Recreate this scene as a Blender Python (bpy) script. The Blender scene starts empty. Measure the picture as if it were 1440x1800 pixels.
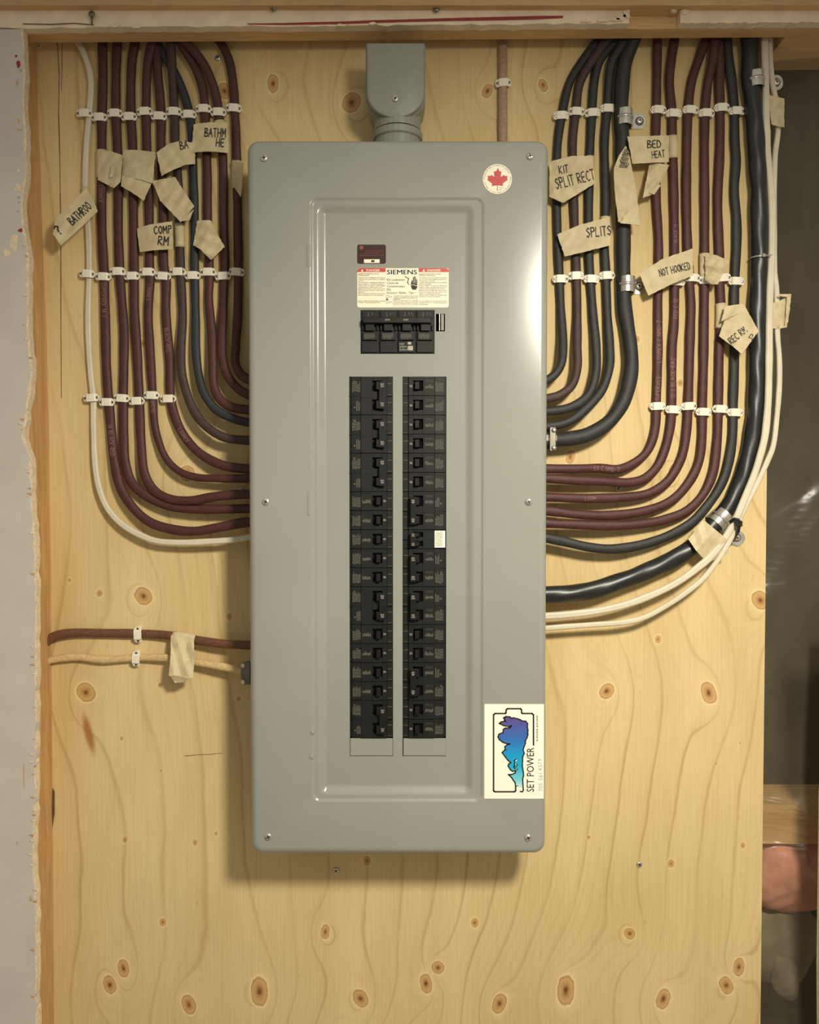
import bpy, bmesh, math, random
import numpy as np
from mathutils import Vector, Matrix
random.seed(7); np.random.seed(7)
PI = math.pi
# ------------------------------------------------------------------ camera
FPX = 1400.0; CAMY = -1.12; CAMZ = 1.5; PITCH = math.radians(1.5)
cd = bpy.data.cameras.new('camera'); cam = bpy.data.objects.new('camera', cd)
bpy.context.scene.collection.objects.link(cam)
cam.location = (0, CAMY, CAMZ); cam.rotation_euler = (PI/2-PITCH, 0, 0)
cd.sensor_fit = 'HORIZONTAL'; cd.sensor_width = 36; cd.lens = FPX/1440*36; cd.clip_start = .02
bpy.context.scene.camera = cam
# ------------------------------------------------------------------ world, lamp, exposure
W = bpy.data.worlds.new('room'); bpy.context.scene.world = W; W.use_nodes = True
W.node_tree.nodes['Background'].inputs[0].default_value = (1.0, .93, .80, 1)
W.node_tree.nodes['Background'].inputs[1].default_value = .33
def aim(o, t):
    d = Vector(t)-o.location; o.rotation_euler = d.to_track_quat('-Z', 'Y').to_euler()
ld = bpy.data.lights.new('work_lamp', 'SPOT'); lamp = bpy.data.objects.new('work_lamp', ld)
bpy.context.scene.collection.objects.link(lamp)
lamp.location = (.415, -1.11, 1.99); aim(lamp, (.06, 0, .38))
ld.energy = 84; ld.color = (1.0, .93, .785); ld.spot_size = math.radians(134); ld.spot_blend = 1.0; ld.shadow_soft_size = .088
sc = bpy.context.scene
sc.view_settings.view_transform = 'Standard'; sc.view_settings.look = 'None'
sc.view_settings.exposure = 0.0; sc.view_settings.gamma = 1.0; sc.view_settings.use_curve_mapping = False
COL = sc.collection
# ------------------------------------------------------------------ helpers
_c, _s = math.cos(PITCH), math.sin(PITCH)
def P(px, py, d=0.0):
    """the point at distance d in front of the plywood that the photograph shows at (px, py)"""
    u = (px-720)/FPX; v = -(py-900)/FPX
    dx, dy, dz = u, _c + v*_s, v*_c - _s
    t = (-d-CAMY)/dy
    return Vector((dx*t, -d, CAMZ+dz*t))
def R(x0, y0, x1, y1, d):
    """a true rectangle: (X0, X1, Z0, Z1) with Z0 < Z1"""
    ym, xm = (y0+y1)/2, (x0+x1)/2
    return P(x0, ym, d).x, P(x1, ym, d).x, P(xm, y1, d).z, P(xm, y0, d).z
def s2l(c):
    return tuple(((v/255)/12.92 if v/255 <= .04045 else ((v/255+.055)/1.055)**2.4) for v in c)
def tag(o, label=None, cat=None, group=None, kind=None):
    if label: o['label'] = label
    if cat: o['category'] = cat
    if group: o['group'] = group
    if kind: o['kind'] = kind
    return o
def thing(name, loc, label, cat, group=None, rot=(0, 0, 0)):
    o = bpy.data.objects.new(name, None); COL.objects.link(o)
    o.location = loc; o.rotation_euler = rot; o.empty_display_size = .01
    return tag(o, label, cat, group)
def wloc(o):
    v = Vector((0, 0, 0))
    while o is not None: v += o.location; o = o.parent
    return v
def mk(name, verts, faces, mat, parent=None, smooth=False, bevel=0, solid=0, local=False):
    """one mesh object; verts in world space unless local"""
    off = Vector((0, 0, 0)) if (parent is None or local) else wloc(parent)
    me = bpy.data.meshes.new(name); me.from_pydata([tuple(Vector(v)-off) for v in verts], [], faces)
    me.materials.append(mat)
    if smooth: me.polygons.foreach_set('use_smooth', [True]*len(me.polygons))
    o = bpy.data.objects.new(name, me); COL.objects.link(o); o.parent = parent
    if solid:
        m = o.modifiers.new('s', 'SOLIDIFY'); m.thickness = solid; m.offset = 0
    if bevel:
        m = o.modifiers.new('b', 'BEVEL'); m.width = bevel; m.segments = 2; m.limit_method = 'ANGLE'
    return o
class MB:
    def __init__(s): s.v = []; s.f = []
    def add(s, vs, fs):
        n = len(s.v); s.v += [Vector(v) for v in vs]; s.f += [tuple(i+n for i in f) for f in fs]; return s
    def box(s, x0, x1, y0, y1, z0, z1):
        return s.add([(x0,y0,z0),(x1,y0,z0),(x1,y1,z0),(x0,y1,z0),(x0,y0,z1),(x1,y0,z1),(x1,y1,z1),(x0,y1,z1)],
                     [(0,3,2,1),(4,5,6,7),(0,1,5,4),(1,2,6,5),(2,3,7,6),(3,0,4,7)])
    def cyl(s, c, axis, r0, r1, h, n=14, cap=True):
        """frustum from c along axis"""
        a = Vector(axis).normalized(); t = a.orthogonal().normalized(); b = a.cross(t); c = Vector(c)
        vs = [c+(t*math.cos(2*PI*i/n)+b*math.sin(2*PI*i/n))*r0 for i in range(n)]
        vs += [c+a*h+(t*math.cos(2*PI*i/n)+b*math.sin(2*PI*i/n))*r1 for i in range(n)]
        fs = [(i, (i+1) % n, n+(i+1) % n, n+i) for i in range(n)]
        if cap: fs += [tuple(range(n-1, -1, -1)), tuple(range(n, 2*n))]
        return s.add(vs, fs)
    def lathe(s, c, axis, prof, n=18):
        """prof: list of (radius, distance along axis)"""
        a = Vector(axis).normalized(); t = a.orthogonal().normalized(); b = a.cross(t); c = Vector(c)
        vs = []; fs = []
        for r, h in prof:
            vs += [c+a*h+(t*math.cos(2*PI*i/n)+b*math.sin(2*PI*i/n))*r for i in range(n)]
        for k in range(len(prof)-1):
            fs += [(k*n+i, k*n+(i+1) % n, (k+1)*n+(i+1) % n, (k+1)*n+i) for i in range(n)]
        fs += [tuple(range(n-1, -1, -1)), tuple(range((len(prof)-1)*n, len(prof)*n))]
        return s.add(vs, fs)
    def poly(s, pts, y0, y1):
        """prism of an x,z outline between y0 and y1 (concave allowed)"""
        n = len(pts)
        tri = tess(pts)
        vs = [(p[0], y0, p[1]) for p in pts]+[(p[0], y1, p[1]) for p in pts]
        fs = [t for t in tri]+[tuple(i+n for i in reversed(t)) for t in tri]+[(i, (i+1) % n, n+(i+1) % n, n+i) for i in range(n)]
        return s.add(vs, fs)
    def build(s, name, mat, parent=None, **k): return mk(name, s.v, s.f, mat, parent, **k)
def tess(pts):
    from mathutils.geometry import tessellate_polygon
    return [tuple(t) for t in tessellate_polygon([[Vector((p[0], p[1], 0)) for p in pts]])]
def catmull(pts, step):
    """resample a polyline of tuples as a Catmull-Rom curve about every `step` units"""
    A = [np.array(p, float) for p in pts]; A = [2*A[0]-A[1]]+A+[2*A[-1]-A[-2]]; out = []
    for i in range(1, len(A)-2):
        p0, p1, p2, p3 = A[i-1:i+3]
        def al(a, b): return max(np.linalg.norm((b-a)[:2]), 1e-4)**.5
        t0 = 0; t1 = t0+al(p0, p1); t2 = t1+al(p1, p2); t3 = t2+al(p2, p3)
        n = max(1, int(round(np.linalg.norm((p2-p1)[:2])/step)))
        for k in range(n):
            t = t1+(t2-t1)*k/n
            a1 = (t1-t)/(t1-t0)*p0+(t-t0)/(t1-t0)*p1; a2 = (t2-t)/(t2-t1)*p1+(t-t1)/(t2-t1)*p2; a3 = (t3-t)/(t3-t2)*p2+(t-t2)/(t3-t2)*p3
            b1 = (t2-t)/(t2-t0)*a1+(t-t0)/(t2-t0)*a2; b2 = (t3-t)/(t3-t1)*a2+(t-t1)/(t3-t1)*a3
            out.append((t2-t)/(t2-t1)*b1+(t-t1)/(t2-t1)*b2)
    out.append(A[-2]); return out
# ------------------------------------------------------------------ materials
def new_mat(name):
    m = bpy.data.materials.new(name); m.use_nodes = True; nt = m.node_tree
    return m, nt, nt.nodes['Principled BSDF']
def noise(nt, scale, detail=4, vec=None, rough=.5, coord='Object'):
    n = nt.nodes.new('ShaderNodeTexNoise'); n.inputs['Scale'].default_value = 1.0
    n.inputs['Detail'].default_value = detail; n.inputs['Roughness'].default_value = rough
    tc = nt.nodes.new('ShaderNodeTexCoord'); mp = nt.nodes.new('ShaderNodeMapping')
    mp.inputs['Scale'].default_value = scale if isinstance(scale, tuple) else (scale,)*3
    nt.links.new(tc.outputs[coord], mp.inputs[0]); nt.links.new(mp.outputs[0], n.inputs['Vector'])
    return n.outputs['Fac']
def ramp(nt, src, stops):
    r = nt.nodes.new('ShaderNodeValToRGB'); e = r.color_ramp.elements
    while len(e) < len(stops): e.new(.5)
    for i, (p, c) in enumerate(stops):
        e[i].position = p; e[i].color = (*c, 1) if len(c) == 3 else c
    nt.links.new(src, r.inputs[0]); return r.outputs[0]
def mixc(nt, fac, a, b, mode='MIX'):
    m = nt.nodes.new('ShaderNodeMix'); m.data_type = 'RGBA'; m.blend_type = mode
    for i, v in ((0, fac), (6, a), (7, b)):
        if hasattr(v, 'links') or isinstance(v, bpy.types.NodeSocket): nt.links.new(v, m.inputs[i])
        else: m.inputs[i].default_value = v if i == 0 else ((*v, 1) if len(v) == 3 else v)
    return m.outputs[2]
def bump(nt, b, src, strength, dist=.001):
    n = nt.nodes.new('ShaderNodeBump'); n.inputs['Strength'].default_value = strength; n.inputs['Distance'].default_value = dist
    nt.links.new(src, n.inputs['Height']); nt.links.new(n.outputs[0], b.inputs['Normal'])
def plain(name, rgb, rough=.5, metal=0, var=.12, scale=60, bmp=.0, bscale=400, spec=.5):
    m, nt, b = new_mat(name); c = s2l(rgb)
    if var:
        f = noise(nt, scale, 5)
        col = ramp(nt, f, [(.3, tuple(v*(1-var) for v in c)), (.7, tuple(min(1, v*(1+var)) for v in c))])
        nt.links.new(col, b.inputs['Base Color'])
    else: b.inputs['Base Color'].default_value = (*c, 1)
    b.inputs['Roughness'].default_value = rough; b.inputs['Metallic'].default_value = metal
    b.inputs['Specular IOR Level'].default_value = spec
    if bmp: bump(nt, b, noise(nt, bscale, 3), bmp)
    return m
def cable_mat(name, rgb, rgb2, rough=.55):
    m, nt, b = new_mat(name); a, c = s2l(rgb), s2l(rgb2)
    f = noise(nt, 90, 6, rough=.65); g = noise(nt, (260, 260, 900), 4)
    col = ramp(nt, f, [(.32, a), (.72, c)]); nt.links.new(mixc(nt, .35, col, ramp(nt, g, [(.35, tuple(x*.6 for x in a)), (.7, tuple(min(1, x*1.5) for x in c))])), b.inputs['Base Color'])
    b.inputs['Roughness'].default_value = rough; bump(nt, b, g, .18, .0005); return m
def wood_mat(name, c0, c1, scale, rough=.7):
    m, nt, b = new_mat(name); f = noise(nt, scale, 6, rough=.6); g = noise(nt, tuple(s*6 for s in scale), 4)
    base = ramp(nt, f, [(.3, s2l(c0)), (.7, s2l(c1))])
    nt.links.new(mixc(nt, .3, base, ramp(nt, g, [(.35, tuple(x*.7 for x in s2l(c0))), (.6, s2l(c1))])), b.inputs['Base Color'])
    b.inputs['Roughness'].default_value = rough; bump(nt, b, g, .3, .0008); return m
M = {}
M['stud'] = wood_mat('pine_stud', (176, 130, 80), (212, 168, 112), (60, 60, 4))
M['header'] = wood_mat('pine_header', (200, 160, 108), (224, 186, 134), (4, 60, 60))
M['board'] = wood_mat('rough_board', (188, 150, 104), (212, 174, 126), (5, 60, 60))
M['drywall'] = plain('painted_drywall', (202, 193, 183), .8, var=.05, scale=20, bmp=.12, bscale=300)
M['gypsum'] = plain('torn_gypsum', (226, 208, 176), .95, var=.16, scale=220, bmp=.9, bscale=350)
M['blocking'] = wood_mat('pine_blocking', (222, 176, 116), (242, 200, 140), (4, 60, 60))
M['plaster'] = plain('scuffed_plaster', (234, 216, 188), .9, var=.10, scale=45, bmp=.4, bscale=200)
M['redline'] = plain('red_paint_line', (150, 52, 48), .7)
M['dark_crack'] = plain('dark_crack', (92, 66, 38), .9)
M['panel'] = None
M['red'] = cable_mat('oxblood_jacket', (62, 29, 26), (82, 40, 35), .6)
M['black'] = cable_mat('black_jacket', (31, 31, 29), (48, 47, 43), .6)
M['blue_black'] = cable_mat('blue_black_jacket', (31, 34, 38), (44, 48, 52), .6)
M['brown_black'] = cable_mat('brown_black_jacket', (52, 36, 34), (72, 50, 44), .62)
M['white'] = plain('white_jacket', (214, 203, 178), .42, var=.06, scale=40)
M['beige'] = cable_mat('beige_jacket', (196, 164, 112), (222, 192, 140), .55)
M['taupe'] = cable_mat('taupe_jacket', (150, 122, 96), (172, 144, 116), .5)
M['brown'] = cable_mat('brown_jacket', (92, 58, 40), (116, 76, 54), .5)
M['thick'] = plain('smooth_black_jacket', (36, 36, 35), .36, var=.15, scale=50, bmp=.1, bscale=150)
M['print'] = plain('faded_print', (150, 112, 104), .7, var=0)
M['clip'] = plain('white_clip_plastic', (236, 228, 208), .4, var=.04, scale=200)
M['nail'] = plain('dull_nail', (120, 112, 100), .35, .9, var=.1)
M['screw'] = plain('zinc_screw', (222, 216, 202), .34, .8, var=.15, scale=300)
M['slot'] = plain('screw_recess', (58, 54, 48), .6)
M['steel2'] = plain('dark_zinc', (120, 116, 106), .42, .9, var=.2)
M['steel'] = plain('galvanised_steel', (206, 202, 192), .30, .72, var=.16, scale=120, bmp=.12, bscale=250)
M['fitting'] = plain('grey_cast_fitting', (140, 141, 128), .42, var=.05, scale=100, bmp=.15, bscale=900)
M['bk'] = plain('breaker_black', (29, 29, 27), .5, var=.12, scale=80, spec=.25)
M['bk2'] = plain('handle_black', (21, 21, 20), .45, var=.1, spec=.28)
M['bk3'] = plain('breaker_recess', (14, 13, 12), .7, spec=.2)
M['bkprint'] = plain('grey_breaker_print', (98, 95, 83), .7, var=.1, scale=500)
M['bkprint2'] = plain('pale_breaker_print', (168, 164, 148), .6, var=0)
M['paper'] = plain('cream_label', (243, 236, 208), .5, var=.02)
M['paper2'] = plain('white_card', (250, 246, 226), .55, var=.01)
M['ink'] = plain('black_ink', (44, 36, 30), .6, var=0)
M['marker'] = plain('black_marker', (34, 30, 28), .6, var=0)
M['pen'] = plain('pale_pen', (150, 140, 165), .7, var=0)
M['lred'] = plain('label_red', (196, 66, 62), .45, var=.03)
M['teal'] = plain('teal_ink', (30, 124, 168), .45, var=0)
M['darkst'] = plain('dark_sticker', (60, 36, 32), .3, var=.05)
M['redink'] = plain('dull_red_ink', (140, 66, 56), .5, var=0)
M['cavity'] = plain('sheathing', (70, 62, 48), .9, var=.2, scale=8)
M['pink'] = plain('pink_insulation', (240, 172, 150), .95, var=.16, scale=40, bmp=.8, bscale=120)
M['grey_ins'] = plain('grey_insulation', (150, 140, 118), .95, var=.2, scale=30, bmp=.8, bscale=120)
M['zip'] = plain('black_zip', (24, 23, 22), .4)
M['clearzip'] = plain('clear_zip', (150, 148, 138), .3, var=0)
M['gyp_edge'] = M['gypsum']

def tape_mat():
    m, nt, b = new_mat('masking_tape'); f = noise(nt, 70, 5)
    nt.links.new(ramp(nt, f, [(.3, s2l((196, 178, 138))), (.7, s2l((216, 200, 160)))]), b.inputs['Base Color'])
    b.inputs['Roughness'].default_value = .62; bump(nt, b, noise(nt, 500, 4), .35, .0005)
    b.inputs['Transmission Weight'].default_value = 0.0; return m
M['tape'] = tape_mat()
def panel_mat():
    m, nt, b = new_mat('grey_enamel')
    nt.links.new(ramp(nt, noise(nt, 6, 4), [(.3, s2l((146, 148, 139))), (.7, s2l((153, 154, 144)))]), b.inputs['Base Color'])
    b.inputs['Roughness'].default_value = .21; b.inputs['Specular IOR Level'].default_value = .5
    bump(nt, b, noise(nt, 1100, 2), .06, .0003); return m
M['panel'] = panel_mat()
def ply_mat():
    m, nt, b = new_mat('spruce_plywood')
    def attr(n):
        a = nt.nodes.new('ShaderNodeAttribute'); a.attribute_name = n; return a.outputs['Fac']
    def mth(op, a, c=None):
        x = nt.nodes.new('ShaderNodeMath'); x.operation = op
        for i, v in enumerate((a, c)):
            if v is None: continue
            if isinstance(v, bpy.types.NodeSocket): nt.links.new(v, x.inputs[i])
            else: x.inputs[i].default_value = v
        return x.outputs[0]
    h, kd, rs = attr('grain'), attr('knot'), attr('resin')
    wob = noise(nt, (14, 14, 5), 5)
    fr = mth('FRACT', mth('ADD', h, mth('MULTIPLY', wob, .55)))
    fr2 = mth('FRACT', mth('ADD', mth('MULTIPLY', h, 3.1), mth('MULTIPLY', wob, 1.3)))
    base = ramp(nt, noise(nt, (9, 9, 2.4), 5), [(.28, s2l((208, 181, 126))), (.72, s2l((228, 204, 151)))])
    fine = ramp(nt, noise(nt, (420, 420, 9), 5, rough=.7), [(.3, (.80, .77, .70)), (.55, (1, 1, 1))])
    c = mixc(nt, .55, base, fine, 'MULTIPLY')
    line = ramp(nt, fr, [(0, (0,)*3), (.70, (.02,)*3), (.86, (.16,)*3), (.94, (1,)*3), (.97, (.5,)*3), (1, (0,)*3)])
    line2 = ramp(nt, fr2, [(0, (0,)*3), (.6, (.0,)*3), (.93, (.5,)*3), (1, (0,)*3)])
    vis = ramp(nt, noise(nt, (7, 7, 2.5), 3), [(.35, (.10,)*3), (.65, (.60,)*3)])
    vis2 = ramp(nt, noise(nt, (5, 5, 3), 3), [(.42, (0,)*3), (.7, (.45,)*3)])
    c = mixc(nt, mth('MULTIPLY', line, vis), c, s2l((168, 134, 74)))
    c = mixc(nt, mth('MULTIPLY', line2, vis2), c, s2l((186, 150, 92)))
    # knots: pale halo, brown ring, dark heart
    kk = mth('ADD', kd, mth('MULTIPLY', mth('SUBTRACT', noise(nt, 160, 4), .5), .35))
    kf = ramp(nt, mth('DIVIDE', kk, 2.0), [(0, (1,)*3), (.40, (.8,)*3), (.50, (.72,)*3), (.56, (0,)*3), (1, (0,)*3)])
    halo = ramp(nt, mth('DIVIDE', kk, 3.0), [(.0, (0,)*3), (.35, (0,)*3), (.38, (.75,)*3), (.46, (.18,)*3), (.7, (0,)*3)])
    kc = ramp(nt, kk, [(0, s2l((92, 52, 26))), (.18, s2l((124, 78, 40))), (.40, s2l((182, 134, 78))), (.85, s2l((204, 162, 104))), (1.0, s2l((160, 116, 64)))])
    c = mixc(nt, halo, c, s2l((240, 214, 158))); c = mixc(nt, kf, c, kc)
    c = mixc(nt, mth('MULTIPLY', rs, .85), c, s2l((164, 102, 34)))
    specks = ramp(nt, noise(nt, (150, 150, 38), 2), [(.0, (0,)*3), (.74, (0,)*3), (.80, (.55,)*3)])
    c = mixc(nt, specks, c, s2l((150, 112, 62)))
    nt.links.new(c, b.inputs['Base Color']); b.inputs['Roughness'].default_value = .62
    b.inputs['Specular IOR Level'].default_value = .3
    bump(nt, b, noise(nt, (420, 420, 9), 5, rough=.7), .25, .0006); return m
M['ply'] = ply_mat()
M['ply_edge'] = wood_mat('plywood_edge', (130, 92, 52), (176, 136, 84), (40, 400, 8))
# ------------------------------------------------------------------ plywood backboard
KNOTS = [(480,147,11),(618,180,15),(857,160,10),(955,150,9),(252,1048,14),(175,1043,5),(403,1084,5),(151,1217,15),(281,1204,3.5),
 (214,1298,3),(283,1355,2.5),(220,1476,4),(343,1481,4),(380,1465,3),(286,1621,5.5),(217,1702,11),(193,1731,12),(332,1766,13),(456,1743,17),
 (572,1638,9),(645,1513,6),(835,1622,6),(770,1701,10),(749,1729,12),(634,1755,13),(878,1764,13),(995,1741,17),(1107,1641,9),(1166,1756,13),
 (1180,1518,5.5),(1306,1486,4),(1299,1700,11),(1277,1732,12),(1067,1215,12),(1246,1218,14),(1337,1055,14),(1157,1124,5),(1120,596,4.5),
 (1196,673,5),(1185,826,9),(1003,803,9),(329,832,12),(250,604,5),(1035,1472,3),(1259,1342,2.2),(1301,1306,2),(420,1228,4),(395,160,12),(122,1020,3),(830,1470,6),
 (700,1150,12),(1030,905,4),(1020,1050,4)]
PLX0 = P(58, 900).x; PLX1 = P(1347.5, 900).x; PLZ0 = P(720, 2150).z; PLZ1 = P(720, -40).z
def build_ply():
    step = 3*1.12/1400
    nx = int((PLX1-PLX0)/step)+1; nz = int((PLZ1-PLZ0)/step)+1
    X, Z = np.meshgrid(np.linspace(PLX0, PLX1, nx), np.linspace(PLZ0, PLZ1, nz))
    k = 1400/1.12; px = X*k+720; py = 900-(Z-(CAMZ-1.12*math.tan(PITCH)))*k
    for i in range(2):            # refine the pixel address of each point through the camera
        dpt = 1.12*_c+(Z-CAMZ)*(-_s)
        px = 720+X/dpt*FPX; py = 900-((Z-CAMZ)*_c+1.12*_s)/dpt*FPX
    g = px/62.0 + .9*np.sin(py/410+1.3)+.35*np.sin(py/171+px/300)+.5*np.sin(px/230+2)+.25*np.sin(py/95+px/120+1)*.5
    kd = np.full(X.shape, 9.0)
    rng = np.random.RandomState(3)
    for (kx, ky, r) in KNOTS:
        dx, dy = px-kx, py-ky; s = 1 if rng.rand() < .6 else -1
        if r > 8:
            A = .95*s; sx, sy = r*1.9, r*3.0
            g = g + A*np.exp(-((dx/sx)**2+((dy-r*.6)/sy)**2))
            g = g + .55*s*np.exp(-((dx/(sx*2.6))**2+((dy)/(sy*2.2))**2))
        el = 1.0+.12*rng.rand()
        d = np.sqrt((dx/(r*.92))**2+(dy/(r*el*1.12))**2)
        if r > 8: d = d*(1+.14*np.sin(np.arctan2(dy, dx)*2+rng.rand()*6))
        kd = np.minimum(kd, d if r > 8 else d*.9)
    kd = np.clip(kd, 0, 6)
    a = math.radians(14); dx, dy = px-156, py-1290
    u = dx*math.cos(a)-dy*math.sin(a); v = dx*math.sin(a)+dy*math.cos(a)
    rs = np.clip(1.9-np.sqrt((u/8.5)**2+(v/40)**2)*1.7, 0, 1)
    verts = np.empty((nx*nz, 3)); verts[:, 0] = X.ravel(); verts[:, 1] = 0; verts[:, 2] = Z.ravel()
    idx = np.arange(nx*nz).reshape(nz, nx)
    q = np.stack([idx[:-1, :-1], idx[:-1, 1:], idx[1:, 1:], idx[1:, :-1]], -1).reshape(-1, 4)
    me = bpy.data.meshes.new('plywood_face')
    me.vertices.add(len(verts)); me.vertices.foreach_set('co', verts.ravel())
    me.loops.add(q.size); me.loops.foreach_set('vertex_index', q.ravel())
    me.polygons.add(len(q)); me.polygons.foreach_set('loop_start', np.arange(0, q.size, 4)); me.polygons.foreach_set('loop_total', np.full(len(q), 4))
    me.update(); me.validate()
    for nm, arr in (('grain', g), ('knot', kd), ('resin', rs)):
        at = me.attributes.new(nm, 'FLOAT', 'POINT'); at.data.foreach_set('value', arr.ravel().astype(np.float32))
    me.materials.append(M['ply'])
    t = thing('plywood_backboard', (0, 0, PLZ0), 'large knotty plywood backboard carrying the grey panel and cables', 'board')
    o = bpy.data.objects.new('face_veneer', me); COL.objects.link(o); o.parent = t; o.location = (0, 0, -PLZ0)
    b = MB().box(PLX0, PLX1, .0003, .018, PLZ0, PLZ1).build('board_core', M['ply_edge'], t)
    # splits in the veneer
    for nm, pts, w in (('veneer_crack', [(101,76),(104,130),(103,200),(105,270),(106,340),(107,430),(107,560),(108,700)], 1.7),
                       ('veneer_crack', [(109,76),(109,120),(108,160)], 1.2),
                       ('veneer_crack', [(325,1329),(345,1327),(370,1326),(390,1324)], 1.2)):
        m = MB()
        for (ax, ay), (bx, by) in zip(pts[:-1], pts[1:]):
            k = 1 if abs(by-ay) > abs(bx-ax) else 0
            ww = w*random.uniform(.6, 1.1)*.5
            q4 = [(ax-ww, ay), (ax+ww, ay), (bx+ww, by), (bx-ww, by)] if k else [(ax, ay-ww), (ax, ay+ww), (bx, by+ww), (bx, by-ww)]
            m.add([P(x, y, .00025) for x, y in q4], [(0, 1, 2, 3)])
        m.build(nm, M['dark_crack'], t)
    return t
PLY = build_ply()
# ------------------------------------------------------------------ framing, drywall, cavity
def ragged(pts, step, amp):
    out = []
    for (ax, ay), (bx, by) in zip(pts[:-1], pts[1:]):
        n = max(1, int(math.hypot(bx-ax, by-ay)/step))
        for k in range(n):
            t = k/n; out.append((ax+(bx-ax)*t+random.uniform(-amp, amp), ay+(by-ay)*t+random.uniform(-amp*.4, amp*.4)))
    out.append(pts[-1]); return out
def plate(name, px_pts, d0, d1, mat, parent=None, kind=None):
    """prism whose front outline is given in pixels at depth d1 (front), going back to d0"""
    pts = [(P(x, y, d1).x, P(x, y, d1).z) for x, y in px_pts]
    o = MB().poly(pts, -d1, -d0).build(name, mat, parent)
    if kind: o['kind'] = kind
    return o
edge = [(63,75),(71,300),(77,480),(82,600),(86,760),(89,1000),(91,1200),(93,1500),(95,1850),(96,2300)]
xl = -.70
m = MB(); vs = []
hb0, hb1 = P(60, 75, .026), P(1380, 65.5, .026)
def hz(x): return hb0.z+(hb1.z-hb0.z)*(x-hb0.x)/(hb1.x-hb0.x)
e3 = [P(x, y, 0) for x, y in edge]; e3[0].z = hz(e3[0].x)-.0004
n = len(e3)
for v in e3: vs += [(v.x, -.048, v.z), (v.x, .09, v.z), (xl, .09, v.z), (xl, -.048, v.z)]
fs = [(i*4+j, i*4+(j+1) % 4, i*4+4+(j+1) % 4, i*4+4+j) for i in range(n-1) for j in range(4)]+[(0, 1, 2, 3), ((n-1)*4+3, (n-1)*4+2, (n-1)*4+1, (n-1)*4)]
# keep the board clear of the stud: the stud stops at the plywood
for i in range(n):
    vs[i*4+1] = (vs[i*4+1][0], -.0002, vs[i*4+1][2]); vs[i*4+2] = (xl, -.0002, vs[i*4+2][2])
stud = mk('trim_1', vs, fs, M['stud']); stud['kind'] = 'structure'
# split in the stud
mk('split', [P(93,1384,.002), P(96,1392,.0015), P(96,1430,.0015), P(92,1456,.002), P(91,1420,.003)], [(0, 1, 2, 3, 4)], M['dark_crack'], stud)
EA = [(37,51),(41,120),(39,180),(44,300),(37,345),(39,400),(46,440),(47,560),(53,660),(38,768),(51,805),(54,880),(58,950),(62,1050),(62,1200),(61,1400),(57,1500),(62,1600),(63,1850),(63,2300)]
ra = ragged(EA, 9, 1.6)
wl = plate('wall_left', [(-560, 51.5)]+ra+[(-560, 2300)], .0483, .0608, M['drywall'], None, 'structure')
EB = [(x+(random.uniform(2, 5.5) if y < 1000 else random.uniform(.6, 3.4)), y) for x, y in ragged(EA, 14, 1.0)]
plate('gypsum_edge', [(20, 52)]+EB+[(20, 2300)], .0482, .0603, M['gypsum'], wl)
# scuffs on the drywall: torn paint chips proud of the face
for (x, y, a, b_, mt) in ((32,112,5,8,'redline'),(28,98,3,3,'redline'),(30,145,3,5,'board'),(33,212,3,4,'board'),(34,228,6,2,'board'),(30,330,7,9,'gypsum'),(24,425,12,22,'gypsum'),(36,405,5,5,'redline'),
                       (12,445,8,10,'gypsum'),(33,300,3,4,'gypsum'),(54,1580,3,5,'board'),(42,1362,1.2,24,'board'),(30,1482,1.6,5,'board')):
    pts = [(x+a*math.cos(t)*random.uniform(.5, 1.1), y+b_*math.sin(t)*random.uniform(.5, 1.1)) for t in [i*2*PI/9 for i in range(9)]]
    plate('paint_chip', pts, .0605, .0612, M[mt], wl)
for i in range(46):
    y = random.uniform(80, 1790); j = min(range(len(EA)), key=lambda k: abs(EA[k][1]-y)); x = EA[j][0]+random.uniform(-6, 1)
    s = random.uniform(1, 3.2)
    plate('paper_fray', [(x-s*1.6, y-s*.4), (x+s, y-s*.7), (x+s*1.2, y+s*.6), (x-s*.3, y+s*.5)], .0605, .0618, M['gypsum' if random.random() < .45 else 'board'], wl)
# header over the opening
def slab(name, x0, x1, ya, yb, zf, ztop, mat, parent=None, kind=None, n=24, jit=0):
    m = MB(); vs = []
    for i in range(n+1):
        x = x0+(x1-x0)*i/n; z = zf(x)+random.uniform(-jit, jit)
        vs += [(x, ya, z), (x, yb, z), (x, yb, ztop), (x, ya, ztop)]
    fs = [(i*4+j, i*4+(j+1) % 4, i*4+4+(j+1) % 4, i*4+4+j) for i in range(n) for j in range(4)]+[(0, 1, 2, 3), (n*4+3, n*4+2, n*4+1, n*4)]
    o = mk(name, vs, fs, mat, parent)
    if kind: o['kind'] = kind
    return o
ZT = 1.5+.78
xr = .80
XS = P(62, 75, 0).x
header = slab('trim_2', -1.0, xr, -.048, -.026, hz, ZT, M['header'], None, 'structure')
slab('header_end', P(1366, 80, 0).x, xr, -.0258, .06, lambda x: hz(x)+.0006, ZT, M['header'], header)
def strip(name, x0, x1, jit):
    a, b = P(x0, 40, .0608), P(x1, 35, .0608)
    zt = P(720, 11, .061).z
    return slab(name, a.x, b.x, -.0608, -.0482, lambda x: hz(x)-.0003, zt, M['plaster'], header, n=90, jit=jit)
strip('plaster_strip', -560, 1106, .0013); strip('plaster_strip', 1196, 1560, .0010)
mk_lump = [(1092,30,9,8),(1102,24,8,10),(1080,34,12,4),(1060,36,10,3),(1205,20,10,5),(1185,18,6,4),(1030,37,10,3),(200,45,14,3),(240,47,10,3),(600,44,12,3),(655,41,8,3)]
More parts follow.
